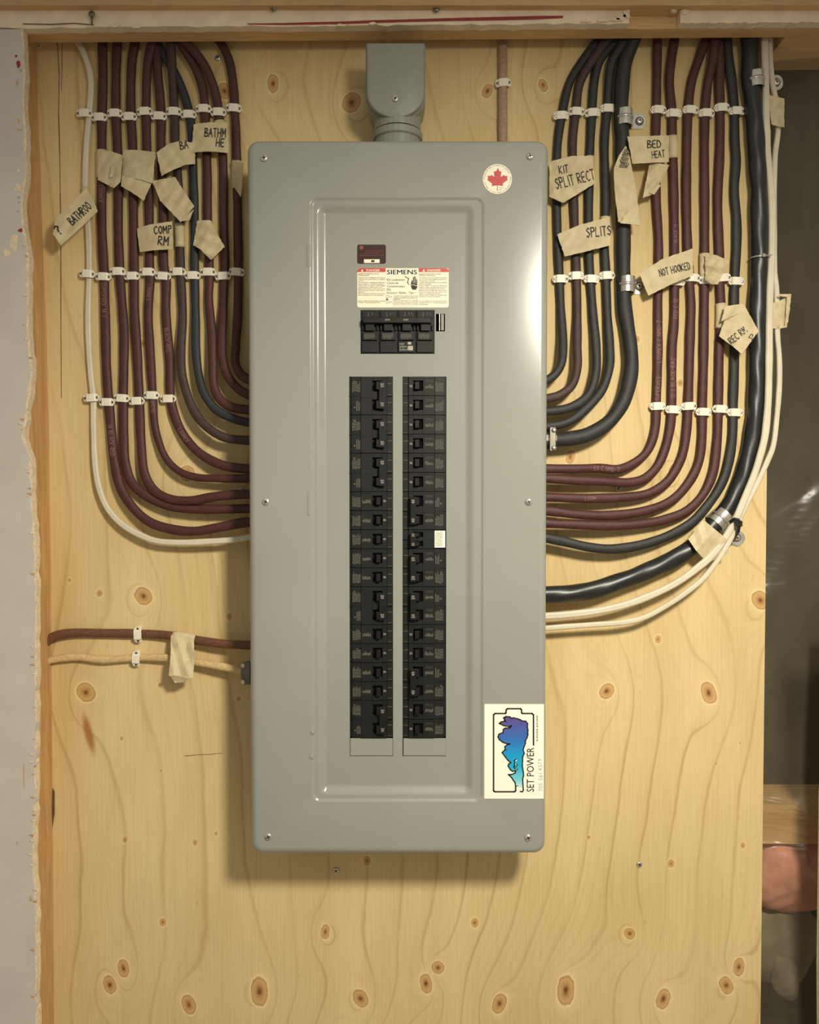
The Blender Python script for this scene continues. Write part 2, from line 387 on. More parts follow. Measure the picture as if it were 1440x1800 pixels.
for (x, y, a, b_) in mk_lump:
    pts = [(x+a*math.cos(t)*random.uniform(.6, 1.1), y+b_*math.sin(t)*random.uniform(.6, 1.1)) for t in [i*2*PI/10 for i in range(10)]]
    plate('plaster_chip', pts, .0600, .0632, M['gypsum'], header)
rl = [(435,46,.8),(500,46,1.6),(545,45,2.0),(600,44,2.2),(650,42,2.4),(720,40,2.2),(800,38,2.6),(880,36.5,3),(940,35,3),(990,33.5,2)]
m = MB()
for (ax, ay, aw), (bx, by, bw) in zip(rl[:-1], rl[1:]):
    m.add([P(ax, ay-aw-4, .0616), P(bx, by-bw-4, .0616), P(bx, by+bw-4, .0616), P(ax, ay+aw-4, .0616)], [(0, 3, 2, 1)])
m.build('red_line', M['redline'], header)
m = MB()
for (ax, ay), (bx, by) in zip([(40,42),(90,43),(130,41),(165,44)][:-1], [(40,42),(90,43),(130,41),(165,44)][1:]):
    m.add([P(ax, ay-1, .0617), P(bx, by-1, .0617), P(bx, by+.6, .0617), P(ax, ay+.6, .0617)], [(0, 3, 2, 1)])
m.build('plaster_crack', M['dark_crack'], header)
zb = P(720, 11, .070).z
tb = MB().box(-1.0, .80, -.072, -.0483, zb, ZT).build('trim_3', M['board'], bevel=.001); tb['kind'] = 'structure'
for (x, y), w in (((164, 29), 'rusty nail bent at the corner of the header strip'), ((482, 18), 'dark nail head in the header strip, above the cables on the drywall side'), ((767, 20), 'dark nail head in the header strip above the conduit fitting')):
    c = P(x, y, .060)
    t = thing('header_nail', c, w, 'nail', 'nails in the header strip')
    mm = MB().lathe(c, (0, -1, 0), [(.0014, 0), (.0014, .004), (.0036, .0045), (.0044, .0055), (.0035, .0066)], 12); mm.build('nail_head', M['nail'], t, smooth=True)
    if x == 164: MB().cyl(c+Vector((0, -.004, -.001)), (0, -.1, -1), .0016, .0013, .011, 8).build('shank', M['nail'], t, smooth=True)
fl = MB().box(-2.5, 2.5, -3.2, .2, -.02, 0).build('floor', plain('pale_concrete', (190, 180, 162), .8, var=.06, scale=6)); fl['kind'] = 'structure'  # unseen floor, added so lamp light bounces up onto the lower plywood
# the open stud bay beyond the plywood
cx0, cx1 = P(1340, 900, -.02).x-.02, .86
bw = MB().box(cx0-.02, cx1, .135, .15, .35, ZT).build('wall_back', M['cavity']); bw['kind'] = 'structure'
bz0, bz1 = P(1400, 1484, -.05).z, P(1400, 1415, -.05).z
blk = MB().box(cx0, cx1, .05, .134, bz0, bz1).build('wood_blocking', M['blocking'], bevel=.001)
tag(blk, 'horizontal wooden blocking behind the plastic sheet beyond the plywood edge', 'wood block')
def lump(name, px, py, d, ax, az, ay, mat, seed, label, cat):
    c = P(px, py, d); rng = np.random.RandomState(seed); bm = bmesh.new(); bmesh.ops.create_icosphere(bm, subdivisions=4, radius=1)
    ph = rng.rand(6)*6
    for v in bm.verts:
        x, y, z = v.co; s = 1+.12*math.sin(2.3*x+ph[0])*math.cos(1.9*z+ph[1])+.06*math.sin(4*x+3*z+ph[2])+.025*math.sin(13*z-9*x+ph[3])
        v.co = Vector((x*ax, y*ay, z*az))*s
    me = bpy.data.meshes.new(name); bm.to_mesh(me); bm.free(); me.materials.append(mat)
    me.polygons.foreach_set('use_smooth', [True]*len(me.polygons))
    o = bpy.data.objects.new(name, me); COL.objects.link(o); o.location = c; return tag(o, label, cat)
lump('insulation_batt', 1378, 1540, -.082, .062, .056, .040, M['pink'], 1, 'pink fibrous insulation bulging below the wooden blocking', 'insulation')
lump('insulation_batt', 1440, 1510, -.085, .035, .045, .034, M['pink'], 4, 'smaller pink insulation tuft against the outer side of the stud bay', 'insulation')
lump('insulation_batt', 1365, 1655, -.095, .07, .065, .034, M['grey_ins'], 2, 'grey insulation sagging under the pink insulation in the stud bay', 'insulation')
lump('insulation_batt', 1378, 1715, -.062, .022, .034, .018, M['grey_ins'], 3, 'small pale grey insulation wad low in the stud bay', 'insulation')
#lump('insulation_batt', 1395, 1010, -.098, .05, .16, .022, M['grey_ins'], 6, 'tall dusty insulation hump behind the plastic sheet, above the blocking', 'insulation')
# wrinkled polythene
def poly_sheet():
    mt, nt, b = new_mat('dusty_polythene')
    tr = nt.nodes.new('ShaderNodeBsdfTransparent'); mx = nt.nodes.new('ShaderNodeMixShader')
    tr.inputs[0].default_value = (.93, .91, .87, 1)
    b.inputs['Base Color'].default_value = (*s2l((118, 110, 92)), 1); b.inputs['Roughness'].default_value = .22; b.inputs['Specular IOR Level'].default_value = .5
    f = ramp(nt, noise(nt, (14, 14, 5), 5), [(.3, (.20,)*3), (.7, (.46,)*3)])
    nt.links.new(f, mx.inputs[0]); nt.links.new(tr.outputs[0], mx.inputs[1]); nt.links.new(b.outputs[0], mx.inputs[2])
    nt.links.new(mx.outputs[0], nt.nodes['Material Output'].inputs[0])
    x0, x1, z0, z1 = cx0, .85, .4, hz(.55)-.002; nx, nz = 60, 900; rng = np.random.RandomState(5)
    X, Z = np.meshgrid(np.linspace(x0, x1, nx), np.linspace(z0, z1, nz)); Y = np.full(X.shape, .030)
    for (a, b2, c, d) in [(rng.uniform(-30, 30), rng.uniform(4, 30), rng.rand()*6, rng.uniform(.0004, .0022)) for _ in range(14)]:
        s = np.sin(a*X+b2*Z+c); Y += d*np.sign(s)*np.abs(s)**.4*.6+d*.4*s
    blz = (bz0+bz1)/2
    Y += .013*np.exp(-((Z-blz)/.05)**2)*np.clip(1-abs(Z-blz)/.03, 0, 1)**.5
    Y -= .27*np.clip(X-.50, 0, .08)*np.exp(-((Z-blz)/.055)**4)
    for (pa, pb, hh, ww) in ((1404, 1418, .0034, .0022), (1424, 1432, .0024, .0018), (1451, 1461, .0036, .0026), (1486, 1482, .0030, .004)):
        za, zb_ = P(1345, pa, -.03).z, P(1420, pb, -.03).z; xa, xb = P(1345, pa, -.03).x, P(1420, pb, -.03).x
        zl = za+(X-xa)*(zb_-za)/(xb-xa); Y -= hh*np.exp(-((Z-zl-.0015*np.sin(X*120))/ww)**2)
    vs = np.stack([X, Y, Z], -1).reshape(-1, 3).tolist(); idx = np.arange(nx*nz).reshape(nz, nx)
    q = np.stack([idx[:-1, :-1], idx[:-1, 1:], idx[1:, 1:], idx[1:, :-1]], -1).reshape(-1, 4).tolist()
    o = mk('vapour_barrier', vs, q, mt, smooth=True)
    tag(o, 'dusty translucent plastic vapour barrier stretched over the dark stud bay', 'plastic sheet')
poly_sheet()
# drywall on the far side of the bay
plate('wall_right', [(1462,1100),(1448,1400),(1446,1560),(1444,1700),(1447,2300),(1600,2300),(1600,1100)], .035, .048, M['gypsum'], None, 'structure')
# ------------------------------------------------------------------ cables
PATHS = {}
def sm(t): t = min(1, max(0, t)); return t*t*(3-2*t)
def cable(key, pts, wpx, mat, label, name='cable', b=None, dt=.008, ylast=705, le=.030, ends=None, twist=0, cat='cable', depths=None, wfun=None, group=None, groove=0):
    """pts: pixel trace from the header down to the panel; wpx: width in pixels; dt: height at the top, le: height where it enters the box"""
    a = wpx*.5*1.12/FPX; b = b or min(a*.76, .0043); hb = b+.0007
    s = catmull(pts, 7); arc = [0]
    for p, q in zip(s[:-1], s[1:]): arc.append(arc[-1]+math.hypot(q[0]-p[0], q[1]-p[1]))
    it = next((i for i, p in enumerate(s) if p[1] > 195), 0); il = next((i for i, p in enumerate(s) if p[1] > ylast), len(s)-1)
    C3 = []
    for i, p in enumerate(s):
        if depths: d = np.interp(arc[i]/arc[-1], [x[0] for x in depths], [x[1] for x in depths])
        else:
            d = hb
            if arc[it] > 0 and i < it: d += (dt-hb)*(1-sm(arc[i]/arc[it]))
            if i > il: d += (le-hb)*sm((arc[i]-arc[il])/(arc[-1]-arc[il]))
        C3.append(P(p[0], p[1], d))
    n = 20; vs = []; fr = []; L = 0
    for i, c in enumerate(C3):
        t = (C3[min(i+1, len(C3)-1)]-C3[max(i-1, 0)]).normalized()
        side = t.cross(Vector((0, -1, 0))).normalized(); nn = side.cross(t).normalized()
        if nn.y > 0: nn = -nn
        if i: L += (c-C3[i-1]).length
        wob = 1+.035*math.sin(L*61+len(key)*2+wpx)+.02*math.sin(L*143+hash_(key))
        aa, bb = a*wob, b*(2-wob)
        if wfun: aa *= wfun(arc[i]/arc[-1])
        fr.append((c, t, side, nn, aa, bb))
        for k in range(n):
            th = 2*PI*k/n
            r = 1+(twist*(abs(math.cos(1.5*(th-L*34)))-.6) if twist else 0)
            if groove: r -= groove*math.exp(-((th-PI/2)/.16)**2)
            vs.append(c+side*(aa*math.cos(th)*r)+nn*(bb*math.sin(th)*r))
    m = len(C3)
    fs = [(i*n+k, i*n+(k+1) % n, (i+1)*n+(k+1) % n, (i+1)*n+k) for i in range(m-1) for k in range(n)]
    fs += [tuple(range(n-1, -1, -1)), tuple(range((m-1)*n, m*n))]
    o = mk(name, vs, fs, M[mat], smooth=True)
    tag(o, label, cat, group); PATHS[key] = (fr, s, o); return o
def hash_(k): return sum(ord(c)*(i+3) for i, c in enumerate(k)) % 17
DS, CS = 'drywall-side bundle', 'cavity-side bundle'
LR = 'dark red cables of the drywall-side bundle'; RR = 'dark red cables of the cavity-side bundle'; RB = 'black cables of the cavity-side bundle'
cable('L0', [(132,62),(138,75),(150,100),(160,140),(157,200),(152,260),(150,330),(155,400),(157,450),(157,485),(155,560),(157,620),(160,660),(164,700),(165,760),(168,820),(175,860),(190,895),(215,922),(245,940),(275,951),(320,954),(370,952),(410,949),(445,943),(474,938)], 11, 'white', 'thin white cable, outermost on the drywall side, sweeping lowest into the panel', le=.026, b=.0035, groove=.30)
cable('L1', [(180,60),(180,75),(181,140),(179,210),(179,300),(179,400),(183,485),(185,560),(187,640),(191,705),(196,760),(201,810),(211,855),(232,890),(262,917),(300,930),(340,934),(385,927),(420,920),(445,917),(474,914)], 16.5, 'red', 'dark red cable directly beside the thin white cable', group=LR)
cable('L2', [(207,60),(206,75),(204,140),(204,200),(207,270),(208,330),(208,400),(211,485),(218,579),(218,634),(217,701),(218,773),(221,815),(231,847),(256,871),(292,888),(330,894),(380,895),(434,894),(474,893)], 16, 'red', 'second dark red cable counting in from the thin white cable', group=LR, le=.026)
cable('L3', [(240,60),(237,75),(232,110),(230,200),(233,253),(235,400),(236,487),(237,551),(242,634),(245,704),(248,773),(255,835),(271,862),(298,877),(335,880),(372,874),(405,870),(434,869),(474,868)], 16, 'red', 'third dark red cable counting in from the thin white cable', group=LR, le=.034)
cable('L4', [(272,60),(267,75),(260,110),(258,133),(257,200),(258,253),(262,367),(263,467),(264,490),(261,551),(265,634),(269,696),(272,745),(279,775),(293,807),(316,829),(345,839),(385,841),(434,841),(474,841)], 15.5, 'red', 'fourth dark red cable counting in from the thin white cable, narrowing at its bend', group=LR, wfun=lambda t: 1-.18*sm((t-.62)*8)*(1-sm((t-.85)*8)), dt=.014)
cable('L5', [(270,60),(273,75),(278,133),(283,200),(283,253),(286,330),(287,383),(288,467),(292,490),(292,551),(298,634),(300,698),(308,734),(325,768),(353,798),(392,818),(433,824),(474,826)], 16, 'red', 'fifth dark red cable counting in from the thin white cable', group=LR, dt=.010)
cable('L6', [(297,60),(300,75),(303,133),(307,200),(308,253),(313,317),(316,400),(317,460),(318,490),(321,551),(318,634),(324,676),(339,718),(358,745),(392,768),(433,774),(474,775)], 15.5, 'brown_black', 'fuzzy brownish black cable in the drywall-side bundle', dt=.016, ylast=500)
cable('L7', [(266,60),(275,75),(298,112),(318,150),(333,200),(337,233),(340,317),(342,383),(342,460),(344,551),(346,634),(358,690),(378,718),(405,734),(433,742),(474,747)], 15, 'blue_black', 'bluish black cable in the drywall-side bundle', dt=.008, ylast=500)
cable('L8', [(308,60),(318,75),(333,100),(347,127),(358,165),(361,213),(364,283),(365,383),(368,467),(368,500),(367,523),(372,579),(374,634),(376,676),(384,698),(403,714),(433,720),(474,722)], 15.5, 'red', 'dark red cable just inside the bluish black cable', group=LR, ylast=500, dt=.013)
cable('L9', [(316,60),(328,75),(348,98),(365,125),(379,165),(386,213),(392,283),(393,383),(395,467),(394,487),(392,551),(391,625),(399,657),(414,679),(433,692),(474,702)], 15.5, 'red', 'dark red cable second from the panel edge on the drywall side', group=LR, ylast=500, dt=.020)
cable('L10', [(375,60),(388,75),(403,107),(411,160),(413,200),(415,233),(418,383),(419,467),(419,500),(418,551),(415,607),(414,637),(421,655),(433,665),(474,680)], 15.5, 'red', 'innermost dark red cable hugging the panel edge on the drywall side', group=LR, ylast=500)
cable('R1', [(1060,60),(1048,75),(1023,109),(1002,144),(989,196),(981,248),(979,300),(979,352),(981,432),(983,469),(986,539),(990,608),(987,640),(977,657),(964,667),(930,680)], 15, 'black', 'innermost black cable beside the panel in the cavity-side bundle', group=RB, ylast=510)
cable('R2', [(1078,60),(1064,75),(1040,109),(1020,145),(1013,193),(1007,248),(1008,300),(1009,352),(1011,410),(1013,462),(1015,539),(1015,608),(1015,648),(1006,677),(985,694),(964,700),(930,705)], 15, 'brown_black', 'second cable out from the panel, brownish black, in the cavity-side bundle', group=RB, ylast=510, dt=.013)
cable('R3', [(1092,60),(1080,75),(1055,105),(1045,144),(1041,193),(1038,248),(1036,310),(1035,370),(1036,462),(1039,504),(1043,556),(1048,608),(1048,655),(1035,694),(1006,715),(964,723),(930,724)], 15.5, 'black', 'third cable out from the panel, black, in the cavity-side bundle', group=RB, ylast=510, dt=.009)
cable('R4', [(1104,60),(1096,75),(1076,109),(1070,150),(1068,190),(1063,248),(1065,352),(1063,435),(1065,476),(1068,556),(1072,608),(1072,643),(1060,683),(1037,712),(1009,736),(985,746),(964,749),(930,750)], 15.5, 'black', 'fourth cable out from the panel, black, next to the thick strapped one', group=RB, ylast=510, dt=.015)
cable('R5', [(1118,60),(1112,75),(1099,109),(1093,160),(1092,214),(1094,248),(1095,340),(1096,422),(1096,487),(1098,539),(1103,574),(1108,608),(1110,643),(1105,678),(1093,712),(1068,744),(1034,764),(1002,771),(975,773),(930,773)], 25, 'black', 'thick black cable held by two metal straps, clamped into the panel side', dt=.0135, ylast=520, le=.032, b=.0088)
cable('R6', [(1156,60),(1156,75),(1155,140),(1154,193),(1153,235),(1154,352),(1158,422),(1157,539),(1157,608),(1156,660),(1154,712),(1153,747),(1147,775),(1136,796),(1113,815),(1086,825),(1055,823),(1009,824),(963,824),(930,824)], 15.5, 'red', 'first dark red cable outside the thick strapped black cable', group=RR, ylast=722)
cable('R7', [(1187,60),(1185,75),(1180,109),(1177,144),(1181,193),(1182,234),(1185,352),(1186,435),(1186,539),(1185,574),(1182,608),(1181,712),(1179,747),(1170,788),(1157,818),(1134,841),(1107,848),(1061,846),(1009,844),(963,841),(930,840)], 16, 'red', 'second dark red cable outside the thick strapped black cable', group=RR, ylast=728)
cable('R8', [(1246,60),(1238,78),(1227,109),(1216,144),(1210,193),(1208,248),(1207,352),(1209,432),(1212,487),(1215,539),(1214,574),(1212,643),(1210,712),(1207,760),(1202,792),(1194,815),(1173,847),(1141,867),(1096,874),(1027,876),(963,874),(930,874)], 16, 'red', 'third dark red cable outside the thick strapped black cable', group=RR, ylast=722)
cable('R9', [(1262,60),(1258,75),(1253,109),(1245,144),(1240,193),(1238.6,248),(1239,352),(1239,432),(1239,487),(1238,574),(1237,643),(1235,712),(1234,775),(1229,811),(1214,844),(1183,878),(1141,896),(1086,905),(1027,905),(963,898),(930,896)], 16, 'red', 'fourth dark red cable outside the thick strapped black cable', group=RR, ylast=730, dt=.014)
cable('R10', [(1260,60),(1264,75),(1266,109),(1265,144),(1266,190),(1266,248),(1265,283),(1262,352),(1265,452),(1266,504),(1268,556),(1265,608),(1263,712),(1261,775),(1253,834),(1235,871),(1207,898),(1166,914),(1114,922),(1061,924),(1009,922),(963,920),(930,918)], 16, 'red', 'outermost dark red cable of the cavity-side bundle', group=RR, ylast=728, dt=.011)
cable('R11', [(1278,60),(1279,75),(1282,109),(1287,144),(1291,196),(1292,248),(1294,283),(1291,335),(1295,387),(1295,432),(1293,469),(1291,521),(1291,643),(1289,712),(1288,764),(1282,809),(1270,848),(1246,886),(1218,917),(1183,938),(1134,956),(1079,965),(1037,962),(992,952),(963,946),(930,940)], 16.5, 'black', 'long dark grey cable sweeping outside all the red ones', ylast=734, dt=.010)
cable('R12', [(1316,58),(1318,75),(1320,144),(1325,196),(1331,283),(1334,352),(1335,435),(1332,574),(1331,678),(1326,747),(1320,790),(1301,851),(1280,893),(1252,927),(1218,961),(1166,992),(1096,1020),(1044,1037),(992,1044),(963,1045),(930,1044)], 30, 'thick', 'very thick glossy twisted black cable, outermost on the cavity side', dt=.0138, ylast=850, le=.03, b=.0106, twist=.075)
cable('R13', [(1344,55),(1344,75),(1346,144),(1348,248),(1352,300),(1357,352),(1357,432),(1353,539),(1352,643),(1350,712),(1345,765),(1339,792),(1325,837),(1308,879),(1294,912),(1273,948),(1252,976),(1228,997),(1190,1024),(1148,1045),(1096,1064),(1044,1075),(992,1081),(963,1083),(930,1084)], 12.5, 'white', 'white cable running close outside the very thick black one', group='white cables of the cavity side', b=.0036, groove=.3, depths=[(0,.012),(.3,.016),(.62,.028),(.75,.034),(1,.030)])
cable('R14', [(1352,55),(1353,75),(1357,138),(1366,190),(1368,228),(1363,270),(1361,320),(1361,400),(1362,480),(1365,504),(1367,591),(1370,630),(1370,678),(1366,730),(1359,785),(1349,811),(1329,854),(1311,889),(1298,916),(1284,948),(1263,983),(1235,1018),(1200,1046),(1166,1068),(1131,1086),(1096,1094),(1044,1098),(1000,1101),(963,1104),(930,1106)], 9.5, 'white', 'thinner white cable, the outermost and lowest on the cavity side', group='white cables of the cavity side', b=.0030, groove=.25, depths=[(0,.008),(.1,.005),(.3,.014),(.62,.026),(.75,.030),(1,.027)])
cable('T0', [(884,58),(884,100),(884,180),(884,260)], 16, 'taupe', 'taupe cable dropping straight behind the panel top', depths=[(0,.0052),(1,.0052)])
cable('B0', [(78,1132),(92,1120),(121,1113),(182,1113),(243,1114),(298,1117),(350,1126),(396,1132),(436,1134),(474,1135)], 15.5, 'brown', 'brown cable coming out of the stud low on the drywall side', depths=[(0,.009),(.25,.0052),(.48,.0054),(1,.028)])
cable('B1', [(80,1164),(92,1160),(136,1155),(182,1160),(243,1156),(298,1157),(350,1165),(396,1173),(427,1179),(474,1182)], 13, 'beige', 'pale beige cable under the brown one, clamped into the panel side', depths=[(0,.007),(.42,.006),(1,.028)], b=.0042)
# stroke lettering -------------------------------------------------
G = {'A': [[(0,0),(.3,1),(.6,0)],[(.12,.4),(.48,.4)]], 'B': [[(0,0),(0,1),(.38,.95),(.45,.75),(.05,.52),(.5,.4),(.5,.12),(0,0)]],
 'C': [[(.55,.85),(.3,1),(.05,.7),(.03,.3),(.25,0),(.55,.12)]], 'D': [[(0,0),(0,1),(.35,.9),(.52,.5),(.38,.1),(0,0)]],
 'E': [[(.5,1),(.05,.95),(0,.5),(.05,.03),(.5,0)],[(0,.5),(.42,.52)]], 'G': [[(.55,.85),(.3,1),(.05,.7),(.03,.3),(.25,0),(.55,.15),(.55,.45),(.32,.45)]],
 'H': [[(0,0),(0,1)],[(.5,0),(.5,1)],[(0,.5),(.5,.5)]], 'I': [[(.1,0),(.1,1)]], 'K': [[(0,0),(0,1)],[(.5,1),(.03,.45),(.52,0)]],
 'L': [[(0,1),(0,0),(.48,0)]], 'M': [[(0,0),(.05,1),(.32,.35),(.6,1),(.65,0)]], 'N': [[(0,0),(0,1),(.5,0),(.5,1)]],
 'O': [[(.3,1),(.05,.75),(.03,.3),(.28,0),(.52,.3),(.52,.75),(.3,1)]], 'P': [[(0,0),(0,1),(.42,.95),(.48,.65),(.03,.5)]],
 'R': [[(0,0),(0,1),(.42,.95),(.46,.65),(.03,.5),(.52,0)]], 'S': [[(.5,.85),(.25,1),(.04,.78),(.48,.3),(.25,0),(0,.15)]],
 'T': [[(0,1),(.56,1)],[(.28,1),(.28,0)]], 'U': [[(0,1),(.03,.2),(.25,0),(.48,.2),(.5,1)]], 'V': [[(0,1),(.27,0),(.54,1)]],
 'W': [[(0,1),(.18,0),(.34,.7),(.5,0),(.68,1)]], 'X': [[(0,0),(.5,1)],[(0,1),(.5,0)]], '?': [[(.02,.8),(.2,1),(.42,.78),(.2,.5),(.2,.3)],[(.2,.08),(.2,0)]],
 '0': [[(.25,1),(.04,.75),(.04,.25),(.25,0),(.46,.25),(.46,.75),(.25,1)]], '1': [[(.1,.8),(.25,1),(.25,0)]], '2': [[(.03,.8),(.22,1),(.45,.78),(.03,0),(.48,0)]],
 '3': [[(.05,.95),(.4,.92),(.2,.55),(.45,.3),(.2,0),(.02,.12)]], '4': [[(.38,0),(.38,1),(0,.35),(.5,.35)]], '5': [[(.45,1),(.08,1),(.05,.55),(.38,.55),(.45,.2),(.2,0),(.02,.1)]],
 '6': [[(.42,.95),(.1,.6),(.05,.2),(.25,0),(.45,.2),(.35,.5),(.08,.4)]], '7': [[(.02,1),(.48,1),(.15,0)]], '8': [[(.25,.52),(.05,.75),(.25,1),(.45,.75),(.25,.52),(.03,.25),(.25,0),(.48,.25),(.25,.52)]],
 '9': [[(.42,.65),(.2,.5),(.05,.75),(.25,1),(.44,.8),(.4,.3),(.2,0)]], '-': [[(.05,.5),(.4,.5)]], '/': [[(0,0),(.45,1)]], '.': [[(.1,0),(.16,.05)]]}
def strokes(txt, adv=.74, jit=0, rng=random):
    x = 0; out = []
    for ch in txt:
        if ch != ' ':
            for pl in G.get(ch, []):
                out.append([(x+u+rng.uniform(-jit, jit), v+rng.uniform(-jit, jit)) for u, v in pl])
            w = max((p[0] for pl in G.get(ch, [[(.3,0)]]) for p in pl), default=.3)
            x += w+(adv-.52)
        else: x += .45
    return out, x
def ribbons(polys, w, f):
    """flat pen strokes: polys in (u, v), half-width w in the same units, f maps (u, v) to a point"""
    vs = []; fs = []
    for pl in polys:
        for (ax, ay), (bx, by) in zip(pl[:-1], pl[1:]):
            l = math.hypot(bx-ax, by-ay) or 1e-6; tx, ty = (bx-ax)/l, (by-ay)/l
            ax2, ay2, bx2, by2 = ax-tx*w*.6, ay-ty*w*.6, bx+tx*w*.6, by+ty*w*.6
            n = max(1, int(l/(w*8))); k = len(vs)
            for i in range(n+1):
                cx, cy = ax2+(bx2-ax2)*i/n, ay2+(by2-ay2)*i/n
                vs += [f(cx-ty*w, cy+tx*w), f(cx+ty*w, cy-tx*w)]
            fs += [(k+2*i, k+2*i+1, k+2*i+3, k+2*i+2) for i in range(n)]
    return vs, fs
def cable_text(key, txt, at, hpx, flip=False, w=.045, mat='print'):
    """writing along a cable; at: pixel y (or x past the bend) where it starts"""
    fr, s, o = PATHS[key]; h = hpx*1.12/FPX
    i0 = min(range(len(s)), key=lambda i: abs(s[i][0]-at[0])+abs(s[i][1]-at[1]))
    cum = [0]
    for i in range(1, len(fr)): cum.append(cum[-1]+(fr[i][0]-fr[i-1][0]).length)
    st, tot = strokes(txt); sg = -1 if flip else 1
    def f(u, v):
        L = cum[i0]+sg*u*h; i = max(0, min(len(fr)-2, int(np.searchsorted(cum, L))-1)); t = (L-cum[i])/(cum[i+1]-cum[i])
        c = fr[i][0].lerp(fr[i+1][0], t); sd = fr[i][2].lerp(fr[i+1][2], t).normalized(); nn = fr[i][3].lerp(fr[i+1][3], t).normalized(); a, b = fr[i][4], fr[i][5]
        q = max(-.9, min(.9, -(v-.5)*h/a*sg))
        return c+sd*(a*q)+nn*(b*math.sqrt(1-q*q)+.00025)
    vs, fs = ribbons(st, w, f)
    mk('jacket_lettering', vs, fs, M[mat], o)
cable_text('L1', 'SUPERVEX 14 2', (183, 500), 7); cable_text('L1', '14 BLACK-RED', (194, 745), 7)
cable_text('L4', 'LOOMEX', (264, 500), 6.5); cable_text('L4', 'NMD90', (270, 705), 6.5); cable_text('L5', 'BLACK-RED', (294, 575), 6.5); cable_text('L5', 'LOOMEX', (318, 757), 6.5)
cable_text('R6', 'LOOMEX C NMD-7', (1156, 640), 7.5, True); cable_text('R6', 'SUPERVEX', (1155, 705), 7.5, True); cable_text('R6', 'EX C NMD-7', (1045, 823), 7, True)
cable_text('R7', '12 2 BLACK-RAC', (1181, 700), 7.5, True); cable_text('R7', 'RED C 12', (1186, 560), 7, True); cable_text('R8', 'LOOM', (1025, 876), 6.5, True)
cable_text('L1', 'LOOMEX', (181, 330), 6.5); cable_text('R7', 'BLACK 14', (1186, 430), 6, True)
# ------------------------------------------------------------------ cable clips
def strip_mesh(prof, th, wf):
    """bent strap: prof = [(x, h)] centre line, thickness th, half-width wf(x); local coords, height toward -y"""
    n = len(prof); vs = []
    for i, (x, h) in enumerate(prof):
        ax, ah = prof[max(0, i-1)]; bx, bh = prof[min(n-1, i+1)]; l = math.hypot(bx-ax, bh-ah); nx, nh = -(bh-ah)/l, (bx-ax)/l; w = wf(x)
        for s in (.5, -.5):
            px, ph = x+nx*th*s, h+nh*th*s
            vs += [(px, -ph, -w), (px, -ph, w)]
    fs = []
    for i in range(n-1):
        a, b = i*4, i*4+4
        fs += [(a, b, b+1, a+1), (a+2, a+3, b+3, b+2), (a, a+2, b+2, b), (a+1, b+1, b+3, a+3)]
    fs += [(0, 1, 3, 2), ((n-1)*4, (n-1)*4+2, (n-1)*4+3, (n-1)*4+1)]
    return vs, fs
def me_of(name, vs, fs, mat, smooth=False):
    me = bpy.data.meshes.new(name); me.from_pydata([tuple(v) for v in vs], [], fs); me.materials.append(mat)
    if smooth: me.polygons.foreach_set('use_smooth', [True]*len(me.polygons))
    return me
cl = .0103
v, f = strip_mesh([(-cl,.0070),(-.0098,.0071),(-.0088,.0072),(-.0070,.0074),(-.0062,.0092),(-.0052,.0099),(0,.0102),(.0052,.0099),(.0062,.0092),(.0070,.0074),(.0088,.0072),(.0098,.0071),(cl,.0070)], .0012,
                  lambda x: .0053 if abs(x) < .0080 else (.0048 if abs(x) < .0090 else (.0036 if abs(x) < .0100 else .0022)))
clip_me = me_of('strap', v, f, M['clip'])
mm = MB().lathe((0, 0, 0), (0, -1, 0), [(.0030, 0), (.0032, .0068)], 12); boss_me = me_of('boss', mm.v, mm.f, M['clip'])
mm = MB().lathe((0, 0, 0), (0, -1, 0), [(.0007, 0), (.0007, .0078), (.0017, .0079), (.0019, .0083), (.0011, .0088)], 12); nail_me = me_of('nail', mm.v, mm.f, M['nail'], True)
mm = MB().lathe((0, 0, 0), (0, -1, 0), [(.0007, 0), (.0007, .0078), (.0017, .0079), (.0019, .0083), (.0011, .0088)], 12); nail2_me = me_of('nail', mm.v, mm.f, M['screw'], True)
def child(name, me, parent, loc=(0, 0, 0), rot=(0, 0, 0)):
    o = bpy.data.objects.new(name, me); COL.objects.link(o); o.parent = parent; o.location = loc; o.rotation_euler = rot; return o
def clip(x, y, label, group, ang=0, bright=False, sc_=1.0):
    t = thing('cable_clip', P(x, y, .0001), label, 'cable clip', group, (0, math.radians(ang), 0)); t.scale = (sc_, 1, 1)
    child('strap', clip_me, t)
    for s in (-1, 1):
        child('boss', boss_me, t, (s*.0081, 0, 0)); child('nail', nail2_me if bright and random.random() < .6 else nail_me, t, (s*.0081, 0, 0))
ND = ['thin white cable', 'dark red cable beside the white one', 'second dark red cable from the white one', 'third dark red cable from the white one', 'fourth dark red cable from the white one', 'fifth dark red cable from the white one',
      'fuzzy brownish black cable', 'bluish black cable', 'red cable inside the bluish black one', 'cable second from the panel', 'cable hugging the panel']
def an(): return random.uniform(-4, 4)
for i, (x, y) in enumerate([(152,204),(178,211),(205,204),(230,210),(257,201),(282,209),(308,201),(334,206),(360,196),(386,202),(413,195)]):
    clip(x, y, f'white clip on the {ND[i]}, top row, drywall side', 'clips of the top row on the drywall side', an())
for i, (x, y) in enumerate([(157,484),(185,489),(210,480),(235,488),(262,481),(289,488),(315,480.5),(341,487),(368,481),(394,488),(418,481)]):
    clip(x, y, f'white clip on the {ND[i]}, middle row, drywall side', 'clips of the middle row on the drywall side', an())
for i, (x, y) in enumerate([(164,700.5),(191,708),(217,701),(243,706),(269,696),(298,702)]):
    clip(x, y, f'white clip on the {ND[i]}, bottom row, drywall side', 'clips of the bottom row on the drywall side', an())
